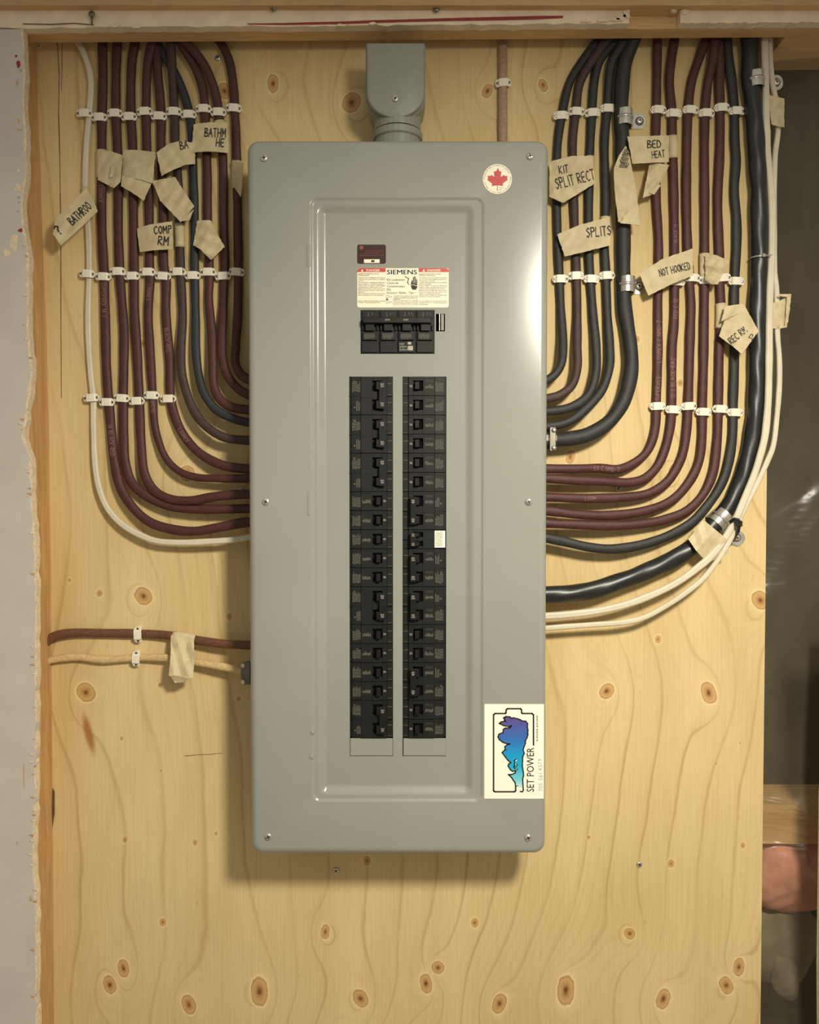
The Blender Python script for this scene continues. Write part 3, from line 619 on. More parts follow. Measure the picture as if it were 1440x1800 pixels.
NC = ['innermost black cable', 'second cable out', 'third cable out', 'fourth black cable out', 'first dark red cable', 'second dark red cable', 'third dark red cable', 'fourth dark red cable', 'outermost dark red cable', 'long dark grey cable']
for i, (x, y) in enumerate([(985,208),(1012,201),(1040,203),(1067,195.5),(1155,198),(1182,204),(1211,198),(1239,203.5),(1266,194),(1292,200)]):
    clip(x, y, f'white clip on the {NC[i]}, top row, cavity side', 'clips of the top row on the cavity side', an(), True)
for i, (x, y) in enumerate([(984,493),(1011,487.5),(1038,493),(1065,487),(1158,493),(1188,498),(1214,491),(1239,495.5),(1268,491),(1291,497)]):
    clip(x, y, f'white clip on the {NC[i]}, middle row, cavity side', 'clips of the middle row on the cavity side', an(), True)
for i, (x, y) in enumerate([(1153.5,715),(1181,721),(1208,715),(1234,725),(1263,720),(1289,726)]):
    clip(x, y, f'white clip on the {NC[i+4]}, bottom row, cavity side', 'clips of the bottom row on the cavity side', an(), True)
clip(884, 151, 'single white clip on the taupe cable above the panel', 'lone cable clips', -4)
clip(246, 1114, 'white clip set upright over the brown cable', 'lone cable clips', 88, sc_=1.03)
clip(243, 1156, 'white clip set upright over the pale beige cable', 'lone cable clips', 91, sc_=1.0)
# ------------------------------------------------------------------ screws
def screw(px, py, d, r, label=None, parent=None, name='wood_screw', cross=True, group='screws driven into the plywood'):
    c = P(px, py, d)
    if parent is None:
        t = thing(name, c, label, 'screw', group)
        MB().lathe(c, (0, -1, 0), [(r*.5, 0), (r*.9, .0004), (r, .0010), (r*.8, .0018), (r*.35, .0021)], 16).build('head', M['screw'], t, smooth=True)
    else:
        t = MB().lathe(c, (0, -1, 0), [(r*.5, 0), (r*.95, .0003), (r, .0010), (r*.85, .0019), (r*.4, .0023)], 16).build(name, M['screw'], parent, smooth=True)
    if cross:
        m = MB(); a = random.uniform(0, 1.5)
        for k in (0, 1):
            ca, sa = math.cos(a+k*PI/2), math.sin(a+k*PI/2); l, w = r*.62, r*.14
            m.add([c+Vector((ca*u-sa*v2, -.00245, sa*u+ca*v2)) for u, v2 in ((-l, -w), (l, -w), (l, w), (-l, w))], [(0, 1, 2, 3)])
        m.build('cross_slot', M['slot'], t)
for x, y, l in ((383,102,'screw in the plywood near the header, above the drywall-side bundle'), (425,862,'screw peeping out beside the panel edge above two red cables'), (1087,858,'screw just under the second dark red cable'),
                (591,1530,'dull screw in the shade below the panel'), (1124,1519,'bright screw in the plywood beyond the lower panel corner'), (70,82,'screw in the corner where header meets stud')):
    screw(x, y, .0002 if x != 70 else .0004, .0042 if x != 70 else .0026, l)
# ------------------------------------------------------------------ metal straps and box connectors
def pipe_strap(px, py, r, hc, ang, reach, end, w, label, screw_over=0):
    t = thing('pipe_strap', P(px, py, .0001), label, 'strap', 'metal straps on the thick cables', (0, math.radians(ang), 0))
    R_ = r+.0012; prof = [(-R_, .0006), (-R_, hc)]
    prof += [(-R_*math.cos(a), hc+R_*math.sin(a)) for a in [i*PI/14 for i in range(1, 14)]]
    prof += [(R_, hc), (R_+.0003, .0035), (R_+.0018, .0014), (R_+.004, .0010), (reach-.004, .0010), (reach, .0010), (reach+.004, .0010), (end-.002, .0010), (end, .0010)]
    def wf(x):
        if x > end-.001: return w*.30
        if x > end-.003: return w*.72
        if x > end-.0065: return w*.95
        return w
    v, f = strip_mesh(prof, .0012, wf); o = child('band', me_of('band', v, f, M['steel'], True), t)
    e_ = o.modifiers.new('e', 'EDGE_SPLIT'); e_.split_angle = math.radians(38)
    b = o.modifiers.new('b', 'BEVEL'); b.width = .0004; b.segments = 2; b.limit_method = 'ANGLE'
    # pressed rib around the band
    v, f = strip_mesh([(x*1.0, h) if h < hc else (x*(R_+.0008)/R_, hc+(h-hc)*(R_+.0008)/R_) for x, h in prof[1:17]], .0014, lambda x: w*.16)
    child('rib', me_of('rib', v, f, M['steel'], True), t)
    mm = MB().lathe((0, 0, 0), (0, -1, 0), [(.0045, 0), (.0047, .0006), (.0042, .0022), (.0022, .0030)], 18); child('screw', me_of('screw', mm.v, mm.f, M['screw'], True), t, (reach, -.0016, 0))
    mm = MB().lathe((0, 0, 0), (0, -1, 0), [(.0060, 0), (.0060, .0003)], 18); child('screw_seat', me_of('screw_seat', mm.v, mm.f, M['slot']), t, (reach, -.0015, 0))
    mm = MB().box(-.0013, .0013, -.0003, 0, -.0013, .0013); child('square_socket', me_of('square_socket', mm.v, mm.f, M['slot']), t, (reach, -.0046, 0), (0, .5, 0))
pipe_strap(1094, 214, .0098, .0096, 0, .0235, .0322, .0108, 'metal strap over the thick black cable just above the tapes')
pipe_strap(1098, 504, .0098, .0096, 0, .0195, .0300, .0106, 'metal strap over the thick black cable beside its long bend')
pipe_strap(1320, 150, .0114, .0110, -5, .0345, .0440, .0105, 'bright metal strap over the very thick cable near the header')
pipe_strap(1261, 911, .0116, .0116, 45, .0385, .0500, .0105, 'tilted metal strap where the very thick cable bends')
def connector(px, py, d, r, sx, label):
    """clamp connector on the side wall of the enclosure; sx = direction away from the box"""
    c = P(px, py, d); t = thing('box_connector', c, label, 'connector', 'clamp connectors on the panel sides')
    MB().lathe(c+Vector((-sx*.014, 0, 0)), (sx, 0, 0), [(r*1.02, 0), (r*1.02, .008), (r*1.18, .0085), (r*1.18, .0125), (r*1.0, .013), (r*1.0, .0195), (r*.9, .020)], 20).build('body', M['steel2'], t)
    m = MB().box(c.x-sx*.002-.003, c.x-sx*.002+.006, c.y-r*1.25, c.y-r*.7, c.z-r*1.3, c.z+r*1.3); m.build('clamp_bar', M['steel2'], t, bevel=.001)
    for s in (-1, 1):
        MB().lathe(c+Vector((sx*.001, -r*1.2, s*r*.95)), (0, -1, 0), [(.003, 0), (.0033, .0015), (.002, .003)], 14).build('clamp_screw', M['screw'], t, smooth=True)
connector(969, 773, .032, .0125, 1, 'steel clamp connector gripping the thick black cable at the panel')
connector(433.5, 1180, .028, .0118, -1, 'dark steel clamp connector gripping the pale beige cable at the panel')
# ------------------------------------------------------------------ zip ties
def ring_tie(key, x, y, mat, label, extra=1.06, w=.0014, tail=None):
    fr, s, o = PATHS[key]; i = min(range(len(s)), key=lambda i: abs(s[i][0]-x)+abs(s[i][1]-y)); c, t, sd, nn, a, b = fr[i]
    n = 22; vs = []
    for k in range(n):
        th = 2*PI*k/n
        for (e, off) in ((extra, -w), (extra, w), (extra+.10, w), (extra+.10, -w)):
            vs.append(c+sd*(a*math.cos(th)*e)+nn*(b*math.sin(th)*e)+t*off)
    fs = [(k*4+j, k*4+(j+1) % 4, ((k+1) % n)*4+(j+1) % 4, ((k+1) % n)*4+j) for k in range(n) for j in range(4)]
    T = thing('zip_tie', c, label, 'zip tie'); mk('loop', vs, fs, M[mat], T)
    h = c+nn*(b*1.2); MB().box(h.x-.0022, h.x+.0022, h.y-.0022, h.y+.001, h.z-.0022, h.z+.0022).build('lock_head', M[mat], T, bevel=.0005)
    if tail: MB().cyl(h, tail, .0009, .0007, .012, 6).build('tail', M[mat], T)
ring_tie('R12', 1335, 455, 'clearzip', 'small clear zip tie around the very thick cable beside the white ones', tail=(1, 0, .05), w=.0009)
c = P(1297, 921, .036); T = thing('zip_tie', c, 'black zip tie knotting the two white cables at the tilted strap', 'zip tie')
loop = [P(x, y, d) for x, y, d in ((1283,918,.036),(1291,912,.040),(1299,914,.041),(1300,924,.040),(1298,934,.036),(1293,943,.026),(1290,950,.012))]
m = MB()
for a_, b_ in zip(loop[:-1], loop[1:]): m.cyl(a_, b_-a_, .0022, .0021, (b_-a_).length*1.06, 8)
m.build('strap', M['zip'], T, smooth=False)
MB().box(c.x-.0045, c.x+.0045, c.y-.006, c.y, c.z-.0035, c.z+.0045).build('lock_head', M['zip'], T, bevel=.001)
# ------------------------------------------------------------------ masking-tape flags
def resample(pts, n):
    cum = [0]
    for a, b in zip(pts[:-1], pts[1:]): cum.append(cum[-1]+math.hypot(b[0]-a[0], b[1]-a[1]))
    out = []
    for i in range(n+1):
        t = cum[-1]*i/n; k = min(len(pts)-2, max(0, int(np.searchsorted(cum, t))-1)); u = (t-cum[k])/max(1e-6, cum[k+1]-cum[k])
        out.append(tuple(pts[k][j]+(pts[k+1][j]-pts[k][j])*u for j in range(3)))
    return out
def flag_piece(name, A, B, parent, n=22, m=12, rag=.7, buckle=.0016, seed=0, ends=.8):
    """tape surface lofted between two long edges A and B of (px, py, depth)"""
    rng = random.Random(seed); a, b = resample(A, n), resample(B, n); vs = []; pix = []
    ph = [rng.uniform(0, 6) for _ in range(6)]
    for i in range(n+1):
        for j in range(m+1):
            t = j/m; x = a[i][0]+(b[i][0]-a[i][0])*t; y = a[i][1]+(b[i][1]-a[i][1])*t; d = a[i][2]+(b[i][2]-a[i][2])*t
            if j in (0, m): x += rng.uniform(-rag, rag)*.5; y += rng.uniform(-rag, rag)*.5
            if i in (0, n): x += rng.uniform(-ends, ends)*.7; y += rng.uniform(-ends, ends)*.5
            k = math.sin(x*.13+y*.05+ph[0])*.5+math.sin(y*.17-x*.07+ph[1])*.35+.35*math.sin(x*.31+y*.23+ph[2])
            crease = abs(((x*math.cos(ph[3])+y*math.sin(ph[3]))*.045+ph[4]) % 1-.5)*2
            d += buckle*(k*.6+(crease-.5)*1.0)
            vs.append(P(x, y, d)); pix.append((x, y, d))
    fs = [(i*(m+1)+j, i*(m+1)+j+1, (i+1)*(m+1)+j+1, (i+1)*(m+1)+j) for i in range(n) for j in range(m)]
    o = mk(name, vs, fs, M['tape'], parent, solid=.0003)
    return o, np.array(pix)
def wrap(key, y0, y1, parent, axis=1):
    fr, s, o = PATHS[key]; ii = [i for i, p in enumerate(s) if y0-4 <= p[axis] <= y1+4]
    n = 16; vs = []
    for q, i in enumerate(ii):
        c, t, sd, nn, a, b = fr[i]
        vs += [c+sd*((a+.0007)*math.cos(2*PI*k/n))+nn*((b+.0007)*math.sin(2*PI*k/n)) for k in range(n)]
    fs = [(i*n+k, i*n+(k+1) % n, (i+1)*n+(k+1) % n, (i+1)*n+k) for i in range(len(ii)-1) for k in range(n)]
    return mk('wrapped_band', vs, fs, M['tape'], parent, smooth=True, solid=.0003)
def write(parent, pix, txt, x, y, hpx, ang=0, xs=1.0, w=.07, jit=.03, mat='marker', adv=.74, seed=1):
    st, tot = strokes(txt, adv, jit, random.Random(seed)); ca, sa = math.cos(math.radians(ang)), math.sin(math.radians(ang))
    def f(u, v):
        u *= xs*hpx; v *= hpx; X = x+u*ca-v*sa; Y = y-(u*sa+v*ca)
        dd = (pix[:, 0]-X)**2+(pix[:, 1]-Y)**2; k = np.argpartition(dd, 4)[:4]; ww = 1/(dd[k]+.5)
        return P(X, Y, float((pix[k, 2]*ww).sum()/ww.sum())+.0007)
    vs, fs = ribbons(st, w, f); return mk('handwriting', vs, fs, M[mat], parent)
FG = 'masking tape flags on the cables'
def flag(A, B, label, texts=(), wraps=(), extra=(), seed=1, buckle=.0016, n=22, m=12):
    c = P(A[0][0], A[0][1], A[0][2]); t = thing('tape_flag', c, label, 'tape label', FG)
    o, pix = flag_piece('tape', A, B, t, seed=seed, buckle=buckle, n=n, m=m)
    for k, (a, b) in enumerate(extra): flag_piece('folded_end', a, b, t, seed=seed*7+k, buckle=buckle, n=12, m=8)
    for q in texts: write(t, pix, *q[:-1], **q[-1])
    for w_ in wraps: wrap(w_[0], w_[1], w_[2], t, *(w_[3:]))
    return t, pix
flag([(151,331,.012),(128,355,.024),(98,384,.034),(93,411,.036)], [(162,347,.012),(172,371,.020),(140,402,.030),(107,432,.034)], 'tape flag on the white cable reading bathroom with a question mark',
     [('BATHROO', 128, 396, 15, 42, {'xs': .60, 'w': .075}), ('?', 104, 413, 17, 38, {})], [('L0', 328, 348)], seed=2)
flag([(172,266,.011),(196,266,.017),(216,273,.019)], [(172,316,.011),(200,331,.016),(212,320,.018)], 'blank short tape folded around the two outermost dark red cables', wraps=[('L1', 268, 315)], seed=3,
     extra=[([(196,289,.021),(202,288,.021)], [(193,312,.021),(199,310,.021)])])
flag([(217,263,.013),(245,264,.018),(274,268,.022)], [(214,312,.014),(240,314,.020),(268,322,.022)], 'blank wide tape over the second to fourth red cables', seed=4,
     extra=[([(215,309,.018),(240,315,.019),(267,321,.019)], [(213,327,.019),(233,339,.020),(253,353,.020)])])
flag([(275,268,.020),(298,252,.022),(320,247,.022),(343,252,.018)], [(284,309,.024),(306,298,.023),(325,290,.020),(343,288,.016)], 'slanting tape starting with the letters BA, tucked under the bathroom heat tape',
     [('BA', 318, 263, 14, 12, {'xs': .75, 'w': .07})], seed=5)
flag([(341,218,.017),(370,215,.020),(400,215,.016)], [(336,268,.018),(368,266,.021),(402,269,.016)], 'square tape near the top reading bathroom heat',
     [('BATHM', 360, 240, 15, -2, {'xs': .66, 'w': .07}), ('HE', 380, 257, 14, -3, {'xs': .8, 'w': .075})], [('L9', 217, 266)], seed=6, buckle=.0011)
flag([(308,311,.017),(322,334,.019),(342,363,.021)], [(268,318,.018),(281,352,.020),(318,391,.023)], 'blank long tape twisting down across the fifth red and black cables', seed=7, buckle=.0024,
     extra=[([(333,374,.0225),(341,368,.0215)], [(319,389,.0225),(333,387,.0215)])])
flag([(241,402,.012),(262,395,.019),(303,389,.020)], [(246,443,.013),(270,440,.019),(305,438,.020)], 'tape over the fourth and fifth red cables marked comp rm',
     [('COMP', 271, 411, 13, 3, {'xs': .82, 'w': .075}), ('RM', 278, 430, 15, -4, {'xs': .85, 'w': .075})], [('L6', 392, 432)], seed=8, buckle=.0008)
flag([(347,388,.013),(370,387,.018),(382,410,.019),(395,434,.021)], [(340,431,.014),(352,438,.018),(362,448,.019),(371,457,.021)], 'blank crumpled pointed tape on the red cable inside the bluish black one', wraps=[('L8', 388, 412)], seed=9, buckle=.0030)
flag([(409,281,.012),(428,287,.030)], [(412,329,.012),(424,347,.030)], 'blank tape squeezed between the innermost red cable and the panel', wraps=[('L10', 283, 332)], seed=10)
flag([(966,284,.016),(1006,274,.020),(1041,274,.018)], [(966,346,.018),(990,357,.022),(1047,322,.020)], 'wide tape beside the upper panel corner reading kit split rec t',
     [('KIT', 984, 305, 13, 8, {'xs': .75, 'w': .075}), ('SPLIT RECT', 979, 332, 18, 14, {'xs': .60, 'w': .062})], [('R3', 276, 320)], seed=11)
flag([(980,412,.016),(1020,395,.020),(1072,381,.017)], [(993,451,.017),(1035,441,.021),(1073,431,.018)], 'tape across the black cables near the panel reading splits',
     [('SPLITS', 1032, 417, 16, 6, {'xs': .72, 'w': .07})], [('R4', 384, 430)], seed=12, buckle=.0010)
flag([(1103,240,.026),(1140,239,.024),(1176,238,.016)], [(1112,288,.027),(1145,286,.024),(1176,285,.016)], 'square tape with bed heat written in marker',
     [('BED', 1139, 260, 13, 2, {'xs': .9, 'w': .07}), ('HEAT', 1147, 278, 12, 6, {'xs': .66, 'w': .07})], [('R7', 240, 282)], seed=13, buckle=.0009)
t13, p13 = flag([(1100,256,.022),(1087,275,.0225),(1079,297,.0225),(1081,340,.022),(1087,390,.026)], [(1106,268,.0225),(1109,283,.0225),(1112,300,.0225),(1120,342,.023),(1125,397,.028)], 'long tape hanging down the thick black cable, its top scribbled dark', seed=14,
     extra=[([(1106,368,.0275),(1119,362,.0275)], [(1090,392,.029),(1124,396,.029)])])
rg = random.Random(4)
for k in range(7): write(t13, p13, ''.join(rg.choice('RSEMKO3') for _ in range(5)), 1087+rg.uniform(0, 3)+k*1.3, 294-k*4.6, 4.4, rg.uniform(-10, 12), .9, w=.09, seed=k)
flag([(1142,287,.016),(1160,288,.019),(1177,290,.016)], [(1130,348,.024),(1148,342,.022),(1160,322,.018)], 'small blank folded tape hanging under the bed heat tape', wraps=[('R6', 286, 318)], seed=15, buckle=.0024,
     extra=[([(1139,338,.024),(1158,324,.024)], [(1150,342,.024),(1162,326,.024)])])
flag([(1124,481,.020),(1165,455,.024),(1218,437,.020)], [(1140,520,.021),(1180,500,.025),(1219,484,.020)], 'tilted tape reading not hooked across the middle clip row',
     [('NOT HOOKED', 1161, 486, 12.5, 14, {'xs': .64, 'w': .075})], [], seed=16, buckle=.0010)
flag([(1240,447,.016),(1258,448,.020),(1283,459,.026)], [(1240,492,.016),(1252,500,.020),(1262,500,.024)], 'blank creased tape poking out beyond the fourth red cable', wraps=[('R9', 446, 489)], seed=17, buckle=.0030)
flag([(1282,540,.018),(1308,535,.024),(1334,582,.030)], [(1264,591,.020),(1290,610,.028),(1304,623,.032)], 'pointed tape reading rec rm split beside the very thick cable',
     [('REC RM', 1287, 605, 12, 39, {'xs': .72, 'w': .07}), ('SP', 1322, 599, 9, 45, {'xs': .8, 'w': .075})], [('R10', 536, 580)], seed=18,
     extra=[([(1275,538,.020),(1308,534,.024)], [(1268,565,.020),(1300,550,.026)])])
flag([(1349,533,.018),(1368,531,.019),(1388,518,.024)], [(1346,577,.018),(1368,578,.020),(1384,575,.026)], 'curled blank tape on the two white cables halfway down', seed=19, wraps=[('R14', 535, 575)],
     extra=[([(1370,520,.026),(1378,522,.028),(1391,520,.028)], [(1369,517,.026),(1378,517,.029),(1391,517,.029)]), ([(1384,519,.027),(1391,519,.027)], [(1380,571,.027),(1386,566,.027)])])
flag([(1350,166,.012),(1366,171,.014),(1379,173,.018)], [(1357,219,.012),(1368,222,.014),(1379,224,.019)], 'small blank tape on the white cable just under the bright strap', seed=20, wraps=[('R14', 172, 216)])
flag([(1237,914,.0345),(1258,931,.040),(1279,949,.036)], [(1210,948,.030),(1224,968,.038),(1242,988,.030)], 'blank tape around the very thick cable below the tilted strap', seed=21, buckle=.0014,
     extra=[([(1279,950,.030),(1281,974,.028)], [(1241,988,.030),(1240,991,.026)])])
flag([(303,1113,.012),(300,1121,.018),(300,1150,.026),(297,1188,.034)], [(343,1120,.014),(341,1127,.020),(342,1160,.027),(339,1192,.033)], 'crumpled blank tape folded over the brown cable and covering the beige one', seed=22, buckle=.0028,
     wraps=[('B0', 303, 341, 0)], extra=[([(298,1187,.034),(338,1190,.033)], [(308,1200,.032),(322,1199,.032)])])
# ------------------------------------------------------------------ conduit fitting above the panel
t = thing('conduit_fitting', P(697, 250, .045), 'grey rounded conduit fitting rising from the panel top', 'conduit fitting')
x0, x1, zb, zt_ = R(644, 74.5, 747, 208, .074); xc = (x0+x1)/2; rr_ = (x1-x0)/2
def ucap(x0, x1, zb, zt, n=18):
    r = (x1-x0)/2; xc = (x0+x1)/2; ry = r*.86
    return [(x0, zt), (x1, zt)]+[(xc+r*math.cos(a), zb+ry+ry*math.sin(a)) for a in [-i*PI/n for i in range(0, n+1)]]
def dome(name, outline, prof, mat, parent):
    """stack of insets of an outline: prof = [(inset, y)]"""
    cx = sum(p[0] for p in outline)/len(outline); cz = sum(p[1] for p in outline)/len(outline); n = len(outline); vs = []
    hx = max(abs(p[0]-cx) for p in outline); hz_ = max(abs(p[1]-cz) for p in outline)
    for ins, y in prof: vs += [(cx+(x-cx)*(1-ins/hx), y, cz+(z-cz)*(1-ins/hz_)) for x, z in outline]
    fs = [(k*n+i, k*n+(i+1) % n, (k+1)*n+(i+1) % n, (k+1)*n+i) for k in range(len(prof)-1) for i in range(n)]+[tuple(range(n-1, -1, -1)), tuple(range((len(prof)-1)*n, len(prof)*n))]
    o = mk(name, vs, fs, mat, parent, smooth=True)
    m = o.modifiers.new('e', 'EDGE_SPLIT'); m.split_angle = math.radians(50); return o
dome('body', ucap(x0-.001, x1+.001, zb-.001, zt_), [(.006, -.012), (.001, -.018), (0, -.03), (0, -.066)], M['fitting'], t)
cv = ucap(x0, x1, zb+.0005, zt_)
dome('cover', cv, [(0, -.0662), (0, -.0715), (.0010, -.0735), (.0025, -.0745), (.0042, -.0748)], M['fitting'], t)
hx_ = P(699, 222, .05).x; hr = (P(741, 222, .05).x-P(656, 222, .05).x)/2
ztop_box = R(436.5, 244, 962.5, 1503, .10)[3]-.006
hbz = P(699, 232, .045).z
MB().lathe((hx_, -.044, zb+.022), (0, 0, -1), [(hr*.95, 0), (hr*.97, .02), (hr*.97, (zb+.022)-P(699, 218, .07).z)], 28).build('hub', M['fitting'], t, smooth=False)
z1_ = P(699, 219, .072).z
MB().lathe((hx_, -.044, z1_), (0, 0, -1), [(hr*1.0, 0), (hr*1.04, .0015), (hr*1.04, .009), (hr*.99, .0105)], 28).build('locknut', M['fitting'], t)
MB().lathe((hx_, -.044, z1_-.0105), (0, 0, -1), [(hr*.96, 0), (hr*.96, z1_-.0105-ztop_box-.002)], 28).build('nipple', M['fitting'], t)
screw(695, 174, .0748, .0042, parent=t, name='cover_screw')
MB().lathe((xc, -.0118, zb+.075), (0, 1, 0), [(.030, 0), (.030, .0112)], 24).build('back_hub', M['fitting'], t)
# ------------------------------------------------------------------ the electrical panel
PX0, PX1, PZ0, PZ1 = R(436.5, 244, 962.5, 1503, .10)
panel = thing('electrical_panel', ((PX0+PX1)/2, 0, PZ0), 'tall grey breaker panel with a stepped recessed front, mounted on plywood', 'breaker panel')
def rrect(x0, x1, z0, z1, r, n=8):
    out = []
    for cx, cz, a0 in ((x1-r, z1-r, 0), (x0+r, z1-r, 90), (x0+r, z0+r, 180), (x1-r, z0+r, 270)):
        out += [(cx+r*math.cos(math.radians(a0+90*i/n)), cz+r*math.sin(math.radians(a0+90*i/n))) for i in range(n+1)]
    return out
def insetr(rc, i): return (rc[0]+i, rc[1]-i, rc[2]+i, rc[3]-i)
DF = .0925                                   # depth of the recessed floor
rO = (PX0, PX1, PZ0, PZ1); rS = R(548, 348, 849, 1408, .10); rT = R(563, 364, 828.5, 1392.5, .098); rF = R(580, 379.5, 819, 1376, DF)
loops = []
def lp(rc, r, d): loops.append([(x, -d, z) for x, z in rrect(*rc, max(r, .0005))])
lp(rO, .0145, .080)
lp(rO, .0145, .0905)
for k in range(1, 8):
    a = k*PI/14; ri = .0095
    lp(insetr(rO, ri*(1-math.cos(a))), .0145-.006*(1-math.cos(a)), .0905+ri*math.sin(a))
lp(insetr(rO, .0105), .0100, .10)
def ramp_loops(rc, r0, w, d0, d1, n=9):
    '''smooth S-shaped pressed step of width w'''
    for k in range(n+1):
        u = k/n; lp(insetr(rc, -w*.35+w*u), r0-w*u, d0+(d1-d0)*(u*u*(3-2*u)))
ramp_loops(rS, .0112, .0046, .10, .0978)
ramp_loops(rT, .0125, .0125, .0978, DF, 14)
lp(insetr(rF, .0022), .0040, DF-.00001); lp(insetr(rF, .0030), .0036, DF)
bm = bmesh.new(); rows = []
for L in loops: rows.append([bm.verts.new(v) for v in L])
nL = len(loops[0])
for a, b in zip(rows[:-1], rows[1:]):
    for i in range(nL): bm.faces.new((a[i], a[(i+1) % nL], b[(i+1) % nL], b[i]))
for f in bm.faces: f.smooth = True
holes = [R(634, 545, 764, 622, DF), R(766.5, 551.5, 782.5, 582.5, DF), R(614.5, 662, 691, 1329.5, DF), R(707.8, 662, 784.5, 1329.5, DF)]
ed = [bm.edges.get((rows[-1][i], rows[-1][(i+1) % nL])) for i in range(nL)]; hv = []
for (x0, x1, z0, z1) in holes:
    v = [bm.verts.new((x, -DF, z)) for x, z in ((x0, z0), (x1, z0), (x1, z1), (x0, z1))]; hv.append(v)
    ed += [bm.edges.new((v[i], v[(i+1) % 4])) for i in range(4)]
bmesh.ops.triangle_fill(bm, edges=ed, use_beauty=True, use_dissolve=False, normal=(0, -1, 0))
for v in hv:
    b = [bm.verts.new((q.co.x, -DF+.0022, q.co.z)) for q in v]
    for i in range(4): bm.faces.new((v[i], v[(i+1) % 4], b[(i+1) % 4], b[i]))
bmesh.ops.recalc_face_normals(bm, faces=bm.faces)
for v in bm.verts: v.co -= panel.location
me = bpy.data.meshes.new('cover'); bm.to_mesh(me); bm.free(); me.materials.append(M['panel'])
cover = bpy.data.objects.new('cover', me); COL.objects.link(cover); cover.parent = panel
es = cover.modifiers.new('e', 'EDGE_SPLIT'); es.split_angle = math.radians(60)
# enclosure tub behind the cover, open to the front
m = MB(); bx0, bx1, bz0_, bz1_ = insetr(rO, .0085)
th = .0016
m.box(bx0, bx1, -.003, -.0005, bz0_, bz1_); m.box(bx0, bx0+th, -.0895, -.003, bz0_, bz1_); m.box(bx1-th, bx1, -.0895, -.003, bz0_, bz1_)
m.box(bx0+th, bx1-th, -.0895, -.003, bz0_, bz0_+th); m.box(bx0+th, bx1-th, -.0895, -.003, bz1_-th, bz1_); m.build('enclosure_box', M['panel'], panel)
for x, y in ((464.5,278),(932,275),(467.5,882),(929.5,882),(472,1470.5),(928.5,1472)): screw(x, y, .1002, .0046, parent=panel, name='cover_screw')
for (a, b, c_, d) in ((539.5,430,545.5,469),(541,862,546,906)):
    q = R(a, b, c_, d, .1); MB().box(q[0], q[1], -.1007, -.0999, q[2], q[3]).build('embossed_tab', M['panel'], panel, bevel=.0006)
for (x, y) in ((549, 1288), (548, 1331)):
    c = P(x, y, .0999); MB().lathe(c, (0, -1, 0), [(.0028, 0), (.0022, .0006), (.0008, .0009)], 14).build('embossed_dimple', M['panel'], panel, smooth=True)
for (x0, x1) in ((616, 690.5), (709.3, 784)):
    q = R(x0, 1297.5, x1, 1328, DF-.0012); MB().box(q[0], q[1], -(DF-.0004), -(DF-.0016), q[2], q[3]).build('blank_plate', M['panel'], panel, bevel=.0003)
# metal latch showing beside the main breaker
q = R(767, 552, 782, 582, DF-.003)
MB().box(q[0]+.0062, q[1]-.0012, -DF+.0012, -DF+.0024, q[2]+.0006, q[3]-.0006).build('latch_plate', M['panel'], panel)
l = MB(); l.box(q[0]+.0035, q[0]+.0048, -DF+.0001, -DF+.010, q[2], q[3]); l.build('latch_tab', M['steel'], panel, bevel=.0003)
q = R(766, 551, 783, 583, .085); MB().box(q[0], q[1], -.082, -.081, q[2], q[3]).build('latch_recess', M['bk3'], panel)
# ------------------------------------------------------------------ labels on the panel
def flat(name, px_pts, d, th, mat, parent): return plate(name, px_pts, d, d+th, mat, parent)
def rpx(x0, y0, x1, y1, r, n=6):
    out = []
    for cx, cy, a0 in ((x1-r, y0+r, 0), (x0+r, y0+r, 90), (x0+r, y1-r, 180), (x1-r, y1-r, 270)):
        out += [(cx+r*math.cos(math.radians(a0+90*i/n)), cy-r*math.sin(math.radians(a0+90*i/n))) for i in range(n+1)]
    return out
_tc = {}
def text_geo(s, bold=0):
    k = (s, bold)
    if k not in _tc:
        cu = bpy.data.curves.new('t', 'FONT'); cu.body = s; cu.resolution_u = 2; cu.offset = bold; cu.fill_mode = 'FRONT'
        o = bpy.data.objects.new('t', cu); me = bpy.data.meshes.new_from_object(o)
        V = [v.co.copy() for v in me.vertices]; F = [tuple(p.vertices) for p in me.polygons]
        bpy.data.objects.remove(o); bpy.data.meshes.remove(me); bpy.data.curves.remove(cu); _tc[k] = (V, F)
    return _tc[k]
class TX:
    def __init__(s, d): s.m = MB(); s.d = d
    def t(s, txt, x, y, h, w=None, ang=0, bold=0, center=False):
        """txt with baseline start (x, y) px, cap height h px, fitted to width w px"""
        V, F = text_geo(txt, bold)
        if not V: return s
        x0 = min(v.x for v in V); x1 = max(v.x for v in V); sy = h/.70; sx = (w/(x1-x0)) if w else sy
        ca, sa = math.cos(math.radians(ang)), math.sin(math.radians(ang)); o = -(x1-x0)*sx/2 if center else 0
        s.m.add([P(x+((v.x-x0)*sx+o)*ca-v.y*sy*sa, y-(((v.x-x0)*sx+o)*sa+v.y*sy*ca), s.d) for v in V], F); return s
    def q(s, x0, y0, x1, y1): s.m.add([P(x0, y0, s.d), P(x1, y0, s.d), P(x1, y1, s.d), P(x0, y1, s.d)], [(0, 1, 2, 3)]); return s
    def pl(s, pts):
        s.m.add([P(x, y, s.d) for x, y in pts], [t for t in tess(pts)]); return s
    def line(s, pts, w, closed=False):
        if closed: pts = pts+[pts[0]]
        v, f = ribbons([pts], w/2, lambda a, b: P(a, b, s.d)); s.m.add(v, f); return s
    def build(s, name, mat, parent): return s.m.build(name, M[mat], parent)
TS = .0002
dl = flat('danger_label', rpx(628, 471.5, 789, 540.5, 4), DF, TS, M['paper'], panel); dl['label'] = 'cream warning label with red bars and blue brand lettering'
d1, d2 = DF+TS+.00006, DF+TS+.00012
